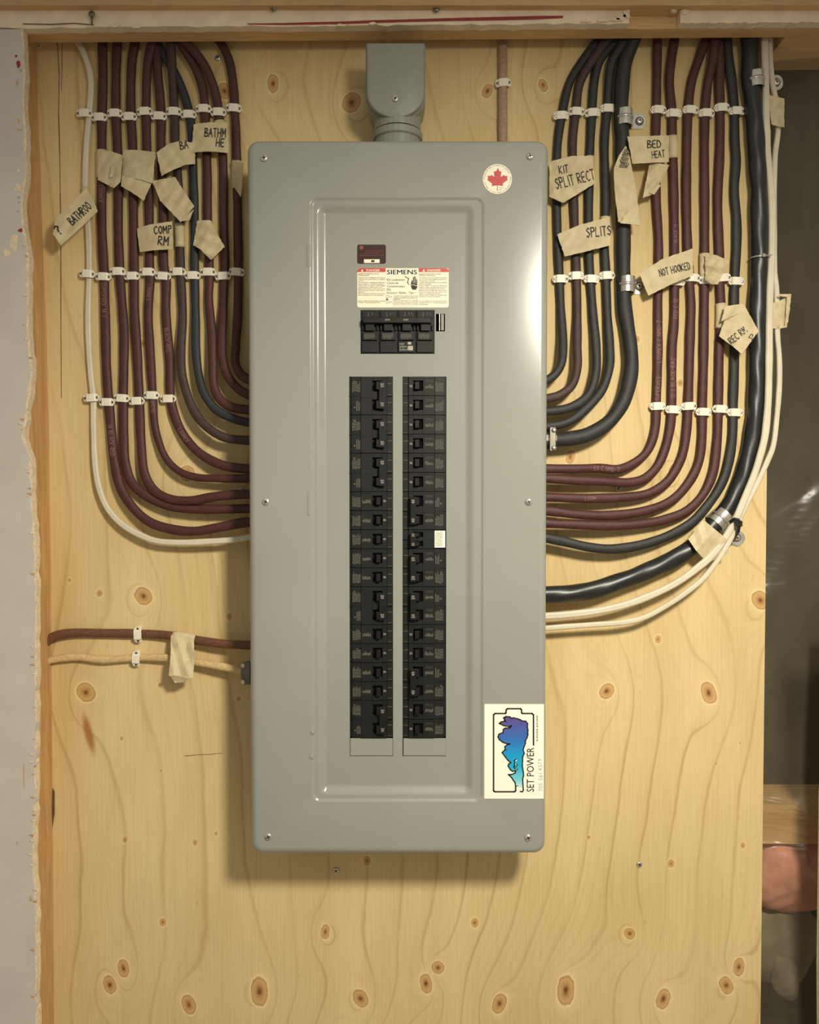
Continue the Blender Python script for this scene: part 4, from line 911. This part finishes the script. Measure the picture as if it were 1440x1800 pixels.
flat('red_banner', [(628, 478.3), (628, 475), (631, 471.5), (678, 471.5), (678, 478.3)], DF+TS*.5, TS*.5+.00004, M['lred'], dl)
flat('red_banner', [(736, 478.3), (736, 471.5), (785, 471.5), (789, 475), (789, 478.3)], DF+TS*.5, TS*.5+.00004, M['lred'], dl)
w_ = TX(d2)
for bx in (634.5, 742.8): w_.pl([(bx, 477.2), (bx+4.8, 477.2), (bx+2.4, 473)])
w_.t('DANGER', 644, 477.1, 3.9, 24, bold=.012).t('DANGER', 751, 477.1, 3.9, 24, bold=.012).build('banner_lettering', 'paper', dl)
bl = TX(d1)
for o_ in (-.32, 0, .32): bl.t('SIEMENS', 680.5+o_, 482.2, 8.2, 52.5)
bl.build('brand_lettering', 'teal', dl)
k = TX(d1)
for s_, y, w in (('EQ Loadcentre', 493.4, 31.5), ('Centre de', 499.2, 20), ('Consommation', 505, 31.5), ('EQ', 510.6, 6.5), ('Enclosure / Boitier - Type 1', 516.3, 50)): k.t(s_, 680.4, y, 3.8, w, bold=.012)
def para(lines, x, y, h, dy, w):
    for i, s_ in enumerate(lines):
        if s_: k.t(s_, x, y+i*dy, h, w if not s_.endswith('.') else w*min(1, len(s_)/44), bold=.018)
para(['HAZARD OF ELECTRIC SHOCK,', 'EXPLOSION OR ARC FLASH.'], 629.6, 482.3, 1.9, 2.7, 37)
para(['Only for the installation and use by', 'trained and authorised or qualified', 'persons.', 'Turn off all power supplying this equipment', 'before working on or inside the equipment.', 'Always use a properly rated voltage', 'sensing device to confirm power is off.', 'Replace all devices, doors and covers',
      'before turning on power to this panel or', 'equipment.', 'Remove all factory debris from the panel', 'before closing the cover of the equipment.'], 629.6, 489, 1.75, 2.78, 47.5)
para(['Failure to follow these instructions will result', 'in death or serious personal injury.'], 629.6, 529.8, 1.9, 2.8, 48)
para(['RISQUE D\'ELECTROCUTION,', 'D\'EXPLOSION OU D\'ARC ELECTRIQUE.'], 737, 482.6, 1.9, 2.8, 39)
para(['Ce materiel doit etre installe et entretenu', 'par un personnel qualifie seulement et', 'autorise selon le manuel.', 'Couper toute alimentation de cet appareil', 'avant de travailler.', 'Toujours utiliser un dispositif de detection de', 'tension a valeur nominale appropriee pour',
      'confirmer que l\'alimentation est coupee.', 'Replacer tous les dispositifs, les portes et', 'les couvercles avant de mettre sous', 'tension cet equipement electrique.', 'Enlever tous les debris du panneau avant', 'de fermer le couvercle du panneau.'], 737, 489.2, 1.75, 2.75, 49)
para(['Le non respect de ces instructions peut', 'entrainer la mort ou des blessures graves', 'des personnes.'], 737, 530.2, 1.9, 2.75, 49)
para(['Interlock the neutral in each circuit', 'breaker to indicate ON position and', 'tripped OFF.', 'Placer le disjoncteur a la position', 'en marche. Pour remettre en marche', 'mettre a OFF puis a ON de nouveau'], 692.5, 521, 1.7, 2.8, 42)
k.t('ON', 684, 522.8, 2.4).t('OFF', 684, 532.4, 2.4).t('0', 684, 527.5, 2)
k.line([(679, 519.5), (683, 519.5), (683, 523.6), (679, 523.6)], .5, True); k.line([(679, 529), (683, 529), (683, 533.2), (679, 533.2)], .5, True)
k.line([(691.5, 525.2), (734, 525.2)], .35); k.line([(691.5, 525.2), (691.5, 537), (734, 537), (734, 525.2)], .3)
k.pl([(680.6+1.8*math.cos(a), 526.4+1.8*math.sin(a)) for a in [i*PI/6 for i in range(12)]])
# hand and bolt symbol
k.pl([(722, 500), (723, 496), (724.2, 492.3), (725.5, 492.3), (725.6, 488), (727, 487), (728, 488), (728.1, 486), (729, 485), (730, 486), (730.3, 488.5), (731.6, 488), (732, 489.5), (732.2, 491.5), (733.3, 491.2), (733.6, 493), (733.6, 505), (732, 508), (731.3, 509.3), (725.2, 509.3), (723.2, 506)])
k.line([(712.4, 486.2), (718.5, 490), (716.4, 496.5), (718.8, 500)], 1.5)
k.build('black_print', 'ink', dl)
w_ = TX(d2)
for x in (726.2, 728.7, 731.1): w_.line([(x, 488.5), (x+.1, 498)], .6)
w_.line([(722.5, 500.2), (726, 501.2), (728.5, 500), (730.5, 502.5), (733.8, 501.8)], .8); w_.build('symbol_gaps', 'paper', dl)
ds = flat('dark_sticker', rpx(628, 430, 678.5, 463.7, 3.5), DF, TS, M['darkst'], panel); ds['label'] = 'dark brown sticker with faint red print and a white barcode patch'
r_ = TX(d1); r_.pl([(635.5+3.6*math.cos(a), 435.2+3.6*math.sin(a)) for a in [i*PI/8 for i in range(16)]])
for i, (s_, x, w) in enumerate((('SURGE PROTECTIVE DEVICE READY', 643, 31), ('FOR FACTORY USE', 640, 26), ('SERIAL NUMBER BELOW THIS LINE', 632, 43))): r_.t(s_, x, 442+i*4.0, 2.0, w)
r_.build('red_print', 'redink', ds)
TX(d1).q(640, 455.8, 667.5, 462.3).build('white_patch', 'paper', ds)
TX(d2).q(652.5, 457.2, 658.5, 460.9).build('barcode', 'ink', ds)
# round leaf sticker
ls = flat('leaf_sticker', [(874.6+25.6*math.cos(a), 314.6+26.3*math.sin(a)) for a in [i*2*PI/48 for i in range(48)]], .1, TS, M['paper'], panel); ls['label'] = 'round white sticker with a red maple leaf'
LF = [(730,315),(782,425),(812,442),(858,438),(840,560),(832,635),(880,610),(945,560),(965,595),(1080,605),(1062,680),(1080,750),(990,810),(905,880),(915,970),(820,955),(720,945),(722,1145),(690,1145),(700,945),(600,955),(500,970),(520,880),(440,820),(345,745),(370,680),(350,600),(475,595),(490,560),(560,610),(600,635),(590,560),(580,435),(640,440),(670,420)]
TX(.1+TS+.00006).pl([(840+x/20.57, 280+y/20.57) for x, y in LF]).build('maple_leaf', 'lred', ls)
rt = TX(.1+TS+.00006)
ring = 'DESIGNED AND MADE IN CANADA FOR CANADIANS - CONCU ET FABRIQUE AU CANADA POUR LES CANADIENS - '
for i, ch in enumerate(ring):
    a = math.radians(180-i*360/len(ring))
    if ch != ' ': rt.t(ch, 874.6+22.2*math.cos(a), 314.6-22.2*math.sin(a)*1.03, 1.9, ang=math.degrees(a)-90, center=True)
rt.t('Together', 876.3, 331, 1.6, 10).t('Stronger', 876.3, 334, 1.6, 6).build('ring_lettering', 'ink', ls)
# card of the contractor
cs = flat('company_card', [(851.8,1237.6),(956.5,1237.8),(956.2,1404),(851.5,1403.8)], .1, .0003, M['paper2'], panel); cs['label'] = 'white card with battery outline, blue map shape and sideways lettering'
cdp = .1+.0003+.00006
def c9(pts): return [(830+x/9, 1220+y/9) for x, y in pts]
LAND = [(500,375),(540,355),(600,362),(625,385),(655,375),(720,392),(760,405),(790,425),(850,430),(880,470),(875,530),(885,570),(880,620),(885,640),(870,690),(845,740),(845,780),(825,830),(808,880),(825,940),(800,1000),(800,1060),(795,1130),(810,1230),(815,1290),(800,1350),(800,1410),(805,1450),(790,1480),(740,1480),(710,1460),(690,1460),(680,1400),(650,1360),(625,1320),(575,1275),(620,1275),(680,1250),(690,1215),(640,1222),(610,1200),(570,1140),(580,1105),(615,1085),(570,1050),(530,1000),(475,925),(520,885),(520,830),(560,800),(600,790),(530,780),(480,760),(430,720),(410,680),(425,635),(490,610),(495,560),(520,540),(600,535),(625,500),(590,515),(500,500),(430,465),(460,440),(520,430)]
def grad_mat():
    m, nt, b = new_mat('map_gradient_ink'); tc = nt.nodes.new('ShaderNodeTexCoord'); sp = nt.nodes.new('ShaderNodeSeparateXYZ')
    nt.links.new(tc.outputs['Generated'], sp.inputs[0])
    nt.links.new(ramp(nt, sp.outputs['Z'], [(0, s2l((196, 234, 226))), (.10, s2l((120, 208, 214))), (.28, s2l((24, 172, 208))), (.48, s2l((10, 150, 206))), (.68, s2l((48, 108, 180))), (.88, s2l((78, 84, 160))), (1, s2l((92, 72, 134)))]), b.inputs['Base Color'])
    b.inputs['Roughness'].default_value = .5; return m
M['grad'] = grad_mat()
TX(cdp).pl(c9(LAND)).build('map_shape', 'grad', cs)
k = TX(cdp+.00006)
k.line(c9([p for p in LAND if not (700 < p[0] < 800 and p[1] > 1455)][:26]+[(808,1480),(812,1520),(795,1548),(760,1540)]), 2.4)
k.line(c9([(690,1460)]+LAND[31:]+[LAND[0], LAND[1]]), 2.4)
k.line(c9([(690,1460),(690,1530),(670,1546),(360,1546),(340,1530),(340,330),(362,308),(530,308),(538,290),(540,250),(560,232),(765,232),(783,250),(785,300),(800,308),(950,308),(972,330),(972,808)]), 2.8)
k.line(c9([(700,1030),(670,1050),(675,1130),(660,1150),(690,1200),(720,1190)]), 2.2); k.line(c9([(660,1110),(720,1115),(690,1160)]), 1.4)
k.line(c9([(500,375),(530,420),(540,450)]), 1.3); k.line(c9([(690,1460),(725,1450)]), 1.3); k.line(c9([(520,885),(555,875)]), 1.3)
k.t('SET POWER', 938.6, 1392, 12.6, 78, ang=90, bold=.008); k.build('black_print', 'ink', cs)
TX(cdp+.00012).pl(c9([(680,1060),(700,1035),(712,1045),(690,1068)])).pl(c9([(680,1110),(700,1105),(690,1135)])).pl(c9([(682,1205),(700,1180),(698,1200)])).build('map_lake', 'paper2', cs)
TX(cdp+.00006).t('ECRA/ESA #7010047', 946, 1303, 3.2, 46, ang=90, bold=.015).build('small_print', 'ink', cs)
st, tot = strokes('705 561 4579', .74, .04, random.Random(3)); u_ = 58/tot
v, f = ribbons([[(x_*u_, y_*6.2) for x_, y_ in pl] for pl in st], .32, lambda a, b: P(954-b-1.5*a/58, 1391-a, cdp+.00006)); mk('pen_number', v, f, M['pen'], cs)
# ------------------------------------------------------------------ breakers
CLX0, CLX1, CZ0, CZ1 = R(614.5, 662, 691, 1296.5, DF); CRX0, CRX1, _, _ = R(707.8, 662, 784.5, 1296.5, DF)
ROW = (CZ1-CZ0)/19; CW = CLX1-CLX0
def prof_body(x0, s, zt, zb, W_):
    """breaker body; s = +1 when its outer end is at x0, else mirrored from x0"""
    pr = [(0,.0905),(.045,.0905),(.05,.0930),(.25,.0935),(.27,.0945),(.53,.0945),(.535,.0880),(.755,.0880),(.76,.0945),(.86,.0945),(.87,.0915),(1,.0915)]
    vs = []; n = len(pr)+2; pts = [(0,.060)]+pr+[(1,.060)]
    for z in (zb, zt): vs += [(x0+s*u*W_, -d, z) for u, d in pts]
    fs = [(i, (i+1) % n, n+(i+1) % n, n+i) for i in range(n)]
    fs += [t for t in tess([(u*W_, d) for u, d in pts])]+[tuple(i+n for i in reversed(t)) for t in tess([(u*W_, d) for u, d in pts])]
    return vs, fs
def breaker(col, r0, poles, amp, label, style='single'):
    s, x0 = (1, CLX0+.0003) if col == 'L' else (-1, CRX1-.0003); W_ = CW-.0006
    zt = CZ1-r0*ROW-.0004; zb = CZ1-(r0+poles)*ROW+.0004; zc = (zt+zb)/2
    t = thing('circuit_breaker', (x0+s*W_/2, -.06, zb), label, 'circuit breaker', 'breakers in the grey panel')
    m = MB(); units = poles if style != 'tandem' else 2; uh = (zt-zb)/units
    v, f = prof_body(x0, s, zt, zb, W_)
    mk('body', v, f, M['bk'], t)
    def X(u): return x0+s*u*W_
    def bx(m, u0, u1, d0, d1, za, zb_): a, b = sorted((X(u0), X(u1))); m.box(a, b, -d1, -d0, za, zb_)
    side = MB()
    for k in range(units):
        za, zz = zb+k*uh, zb+(k+1)*uh; zm = (za+zz)/2
        bx(side, .535, .755, .0882, .0946, za, za+uh*.24); bx(side, .535, .755, .0882, .0946, zz-uh*.20, zz)
        bx(side, .27, .86, .0944, .0950, zz-uh*.10, zz-uh*.03)
        if k: bx(side, .0, 1, .0925, .0940, za-.0003, za+.0003)
    side.build('shoulder', M['bk'], t)
    hm = M['bk2']
    for k in range(units):
        zm = zb+(k+.5)*uh; hh = uh*.24
        a, b = X(.575), X(.715); off = s*.0016
        x_a, x_b = min(a, b), max(a, b)
        vs = [(x_a,-.0882,zm-hh),(x_b,-.0882,zm-hh),(x_b,-.0882,zm+hh),(x_a,-.0882,zm+hh),(x_a+.0012+off,-.1010,zm-hh*.85),(x_b-.0012+off,-.1010,zm-hh*.85),(x_b-.0012+off,-.1010,zm+hh*.85),(x_a+.0012+off,-.1010,zm+hh*.85)]
        mk('toggle', vs, [(0,3,2,1),(4,5,6,7),(0,1,5,4),(1,2,6,5),(2,3,7,6),(3,0,4,7)], hm, t, bevel=.0004)
    if poles == 2 and style == 'pair' or style == 'tandem':
        m = MB(); hh = .5 if style == 'pair' else .62
        bx(m, .69, .83, .0985, .1016, zb+uh*.27, zt-uh*.27); tie = m.build('handle_tie', hm, t, bevel=.0005); dz = .1016
    else: dz = .0945
    # ratings
    for k in range(units):
        zm = zb+(k+.5)*uh; g, tot = strokes(str(amp)); h = .0038 if poles == 2 else .0030
        uc = .765 if (style in ('pair', 'tandem')) else .81; cx = X(uc)
        def f(u, v, zm=zm, cx=cx): # left column reads downward, the other upward
            return Vector((cx+s*(v-.5)*h, -dz-.00012, zm-s*(u-tot/2)*h))
        v_, f_ = ribbons(g, .085, f); mk('amp_rating', v_, f_, M['bkprint2'], t)
    # printed label areas
    pr = MB(); rg = random.Random(r0*3+(0 if col == 'L' else 50))
    def pq(u0, u1, z0, z1, d): a, b = X(u0), X(u1); pr.add([(a, -d, z0), (b, -d, z0), (b, -d, z1), (a, -d, z1)], [(0, 1, 2, 3)])
    for k in range(units if style != 'tandem' else 0):
        za = zb+k*uh; 
        if style == 'pair' and k == (0 if col == 'L' else 1):
            for q in range(3): pq(.16+q*.035, .175+q*.035, za+uh*.2, za+uh*rg.uniform(.55, .75), .09365)
            c_ = (X(.12), za+uh*.38); n = 10; pr.add([(c_[0]+.0011*math.cos(j*2*PI/n), -.09365, c_[1]+.0011*math.sin(j*2*PI/n)) for j in range(n)], [tuple(range(n))])
        else:
            x_ = .07; n = 9 if style == 'single' else 8
            for q in range(n):
                u0 = .065+.195*q/n; z_ = za+uh*(.16+rg.uniform(0, .08)); ze = za+uh*(.72+rg.uniform(-.1, .06))
                while z_ < ze:
                    l = uh*rg.uniform(.05, .16); pq(u0, u0+.195/n*.55, z_, min(ze, z_+l), .09365); z_ += l+uh*.03
            n = 14; c_ = (X(.11), za+uh*(.74 if style == 'pair' else .66)) 
            ring = [(c_[0]+r*math.cos(j*2*PI/n), -.0937, c_[1]+r*math.sin(j*2*PI/n)) for r in (.0014, .0009) for j in range(n)]
            if style == 'pair': pr.add(ring, [(j, (j+1) % n, n+(j+1) % n, n+j) for j in range(n)])
        if style == 'single' or col == 'R':
            for q in range(9):
                u0 = .30+.19*q/9
                pq(u0, u0+.013, za+uh*(.36+rg.uniform(0, .05)), za+uh*(.56+rg.uniform(-.08, .03)), .09465)
                if col == 'R' and q % 2: pq(u0, u0+.006, za+uh*.70, za+uh*.84, .09465)
        m2 = za+uh*.5; pq(.88, .985, m2+uh*.14, m2+uh*.165, .09165); pq(.88, .985, za+uh*.06, za+uh*.075, .09165)
    if pr.v: pr.build('printed_marks', M['bkprint'], t)['kind'] = 'stuff'
    if style == 'tandem':
        a, b = X(.02), X(.265); x_a, x_b = min(a, b), max(a, b)
        MB().box(x_a, x_b, -.0942, -.0936, zb+.0012, zt-.0009).build('paper_label', M['paper2'], t)
        q = MB()
        for j in range(6):
            z_ = zb+.003
            while z_ < zt-.003:
                l = rg.uniform(.0006, .0022); q.add([(x_a+.0012+j*.0015, -.09425, z_), (x_a+.0019+j*.0015, -.09425, z_), (x_a+.0019+j*.0015, -.09425, z_+l), (x_a+.0012+j*.0015, -.09425, z_+l)], [(0, 1, 2, 3)]); z_ += l+.0006
        q.build('label_print', M['bkprint'], t)
    return t
O = ['first', 'second', 'third', 'fourth', 'fifth', 'sixth', 'seventh', 'eighth', 'ninth', 'tenth', 'eleventh', 'twelfth', 'thirteenth', 'fourteenth', 'fifteenth', 'sixteenth']
lay = [('L', [(2,20),(2,20),(2,20),(1,15),(1,15),(1,15),(1,15),(1,15),(2,20),(1,15),(1,15),(1,15),(1,15),(2,30)], 'drywall-side column'),
       ('R', [(1,15),(1,15),(1,15),(1,15),(1,15),(1,15),(2,40),(-1,20),(2,20),(2,20),(1,15),(1,15),(2,40),(1,15),(1,15)], 'cavity-side column')]
for col, L, nm in lay:
    r = 0
    for i, (p, a) in enumerate(L):
        st_ = 'tandem' if p == -1 else ('pair' if p == 2 else 'single'); n_ = abs(p)
        ds_ = {'tandem': f'narrow twin {a} amp breaker with white paper label', 'pair': f'black two-pole {a} amp breaker with tied handles', 'single': f'black single-pole {a} amp breaker'}[st_]
        breaker(col, r, n_, a, f'{ds_}, {O[i]} from top of the {nm}', st_); r += n_
# main breaker
X0, X1, Z0, Z1 = R(634.6, 545.6, 763.4, 621.4, DF); t = thing('main_breaker', ((X0+X1)/2, -.06, Z0), 'large four-pole main breaker with one long handle under the warning label', 'circuit breaker')
pw = (X1-X0)/4; H = Z1-Z0
for k in range(4):
    a, b = X0+k*pw+.0002, X0+(k+1)*pw-.0002; m = MB()
    m.box(a, b, -.0935, -.06, Z0, Z1); m.box(a+.001, b-.001, -.0955, -.0934, Z0+H*.02, Z0+H*.28); m.box(a+.002, b-.002, -.0965, -.0934, Z0+H*.30, Z0+H*.50); m.box(a+.0015, b-.0015, -.0950, -.0934, Z1-H*.19, Z1-H*.02)
    for q in range(2): m.box(a+.0012+q*(b-a-.0042), a+.003+q*(b-a-.0042), -.0970, -.0934, Z0+H*.52, Z0+H*.66)
    m.build('pole_body', M['bk'], t, bevel=.0004)
    MB().box(a+.006, b-.006, -.1005, -.0934, Z0+H*.50, Z0+H*.66).build('toggle', M['bk2'], t, bevel=.0005)
    q = TX(.09512)
    px_ = 634.6+k*32.2
    q.line([(px_+13, 549), (px_+13, 556)], 1.1).line([(px_+20, 550), (px_+20, 553)], 1.2)
    if k in (1, 2, 3): q.line([(px_+24, 549.5), (px_+27, 553)], .7)
    q.build('position_marks', 'bkprint', t)
    q = TX(.09662); rg = random.Random(k)
    for j in range(9): q.q(px_+6+j*2.1, 585+rg.uniform(0, 2), px_+7+j*2.1, 597-rg.uniform(0, 4))
    q.build('printed_marks', 'bkprint', t) if k != 9 else None
bar = MB().box(X0+.0032, X1-.0040, -.1045, -.0966, Z0+H*.66, Z0+H*.80).build('handle_bar', M['bk2'], t, bevel=.0010)
TX(.1048).t('200', 676.5, 563.5, 3.2, 9).t('200', 709, 563.5, 3.2, 9).build('amp_rating', 'bkprint2', t)
k = TX(.09568)
for i, s_ in enumerate(('HQP', '200A', '22kA')): k.t(s_, 702+i*.0, 606+i*5.0, 3.2, 9+i*4)
k.q(717, 601, 723, 605.5); k.q(717, 608, 726, 616); k.build('pale_label', 'bkprint2', t)
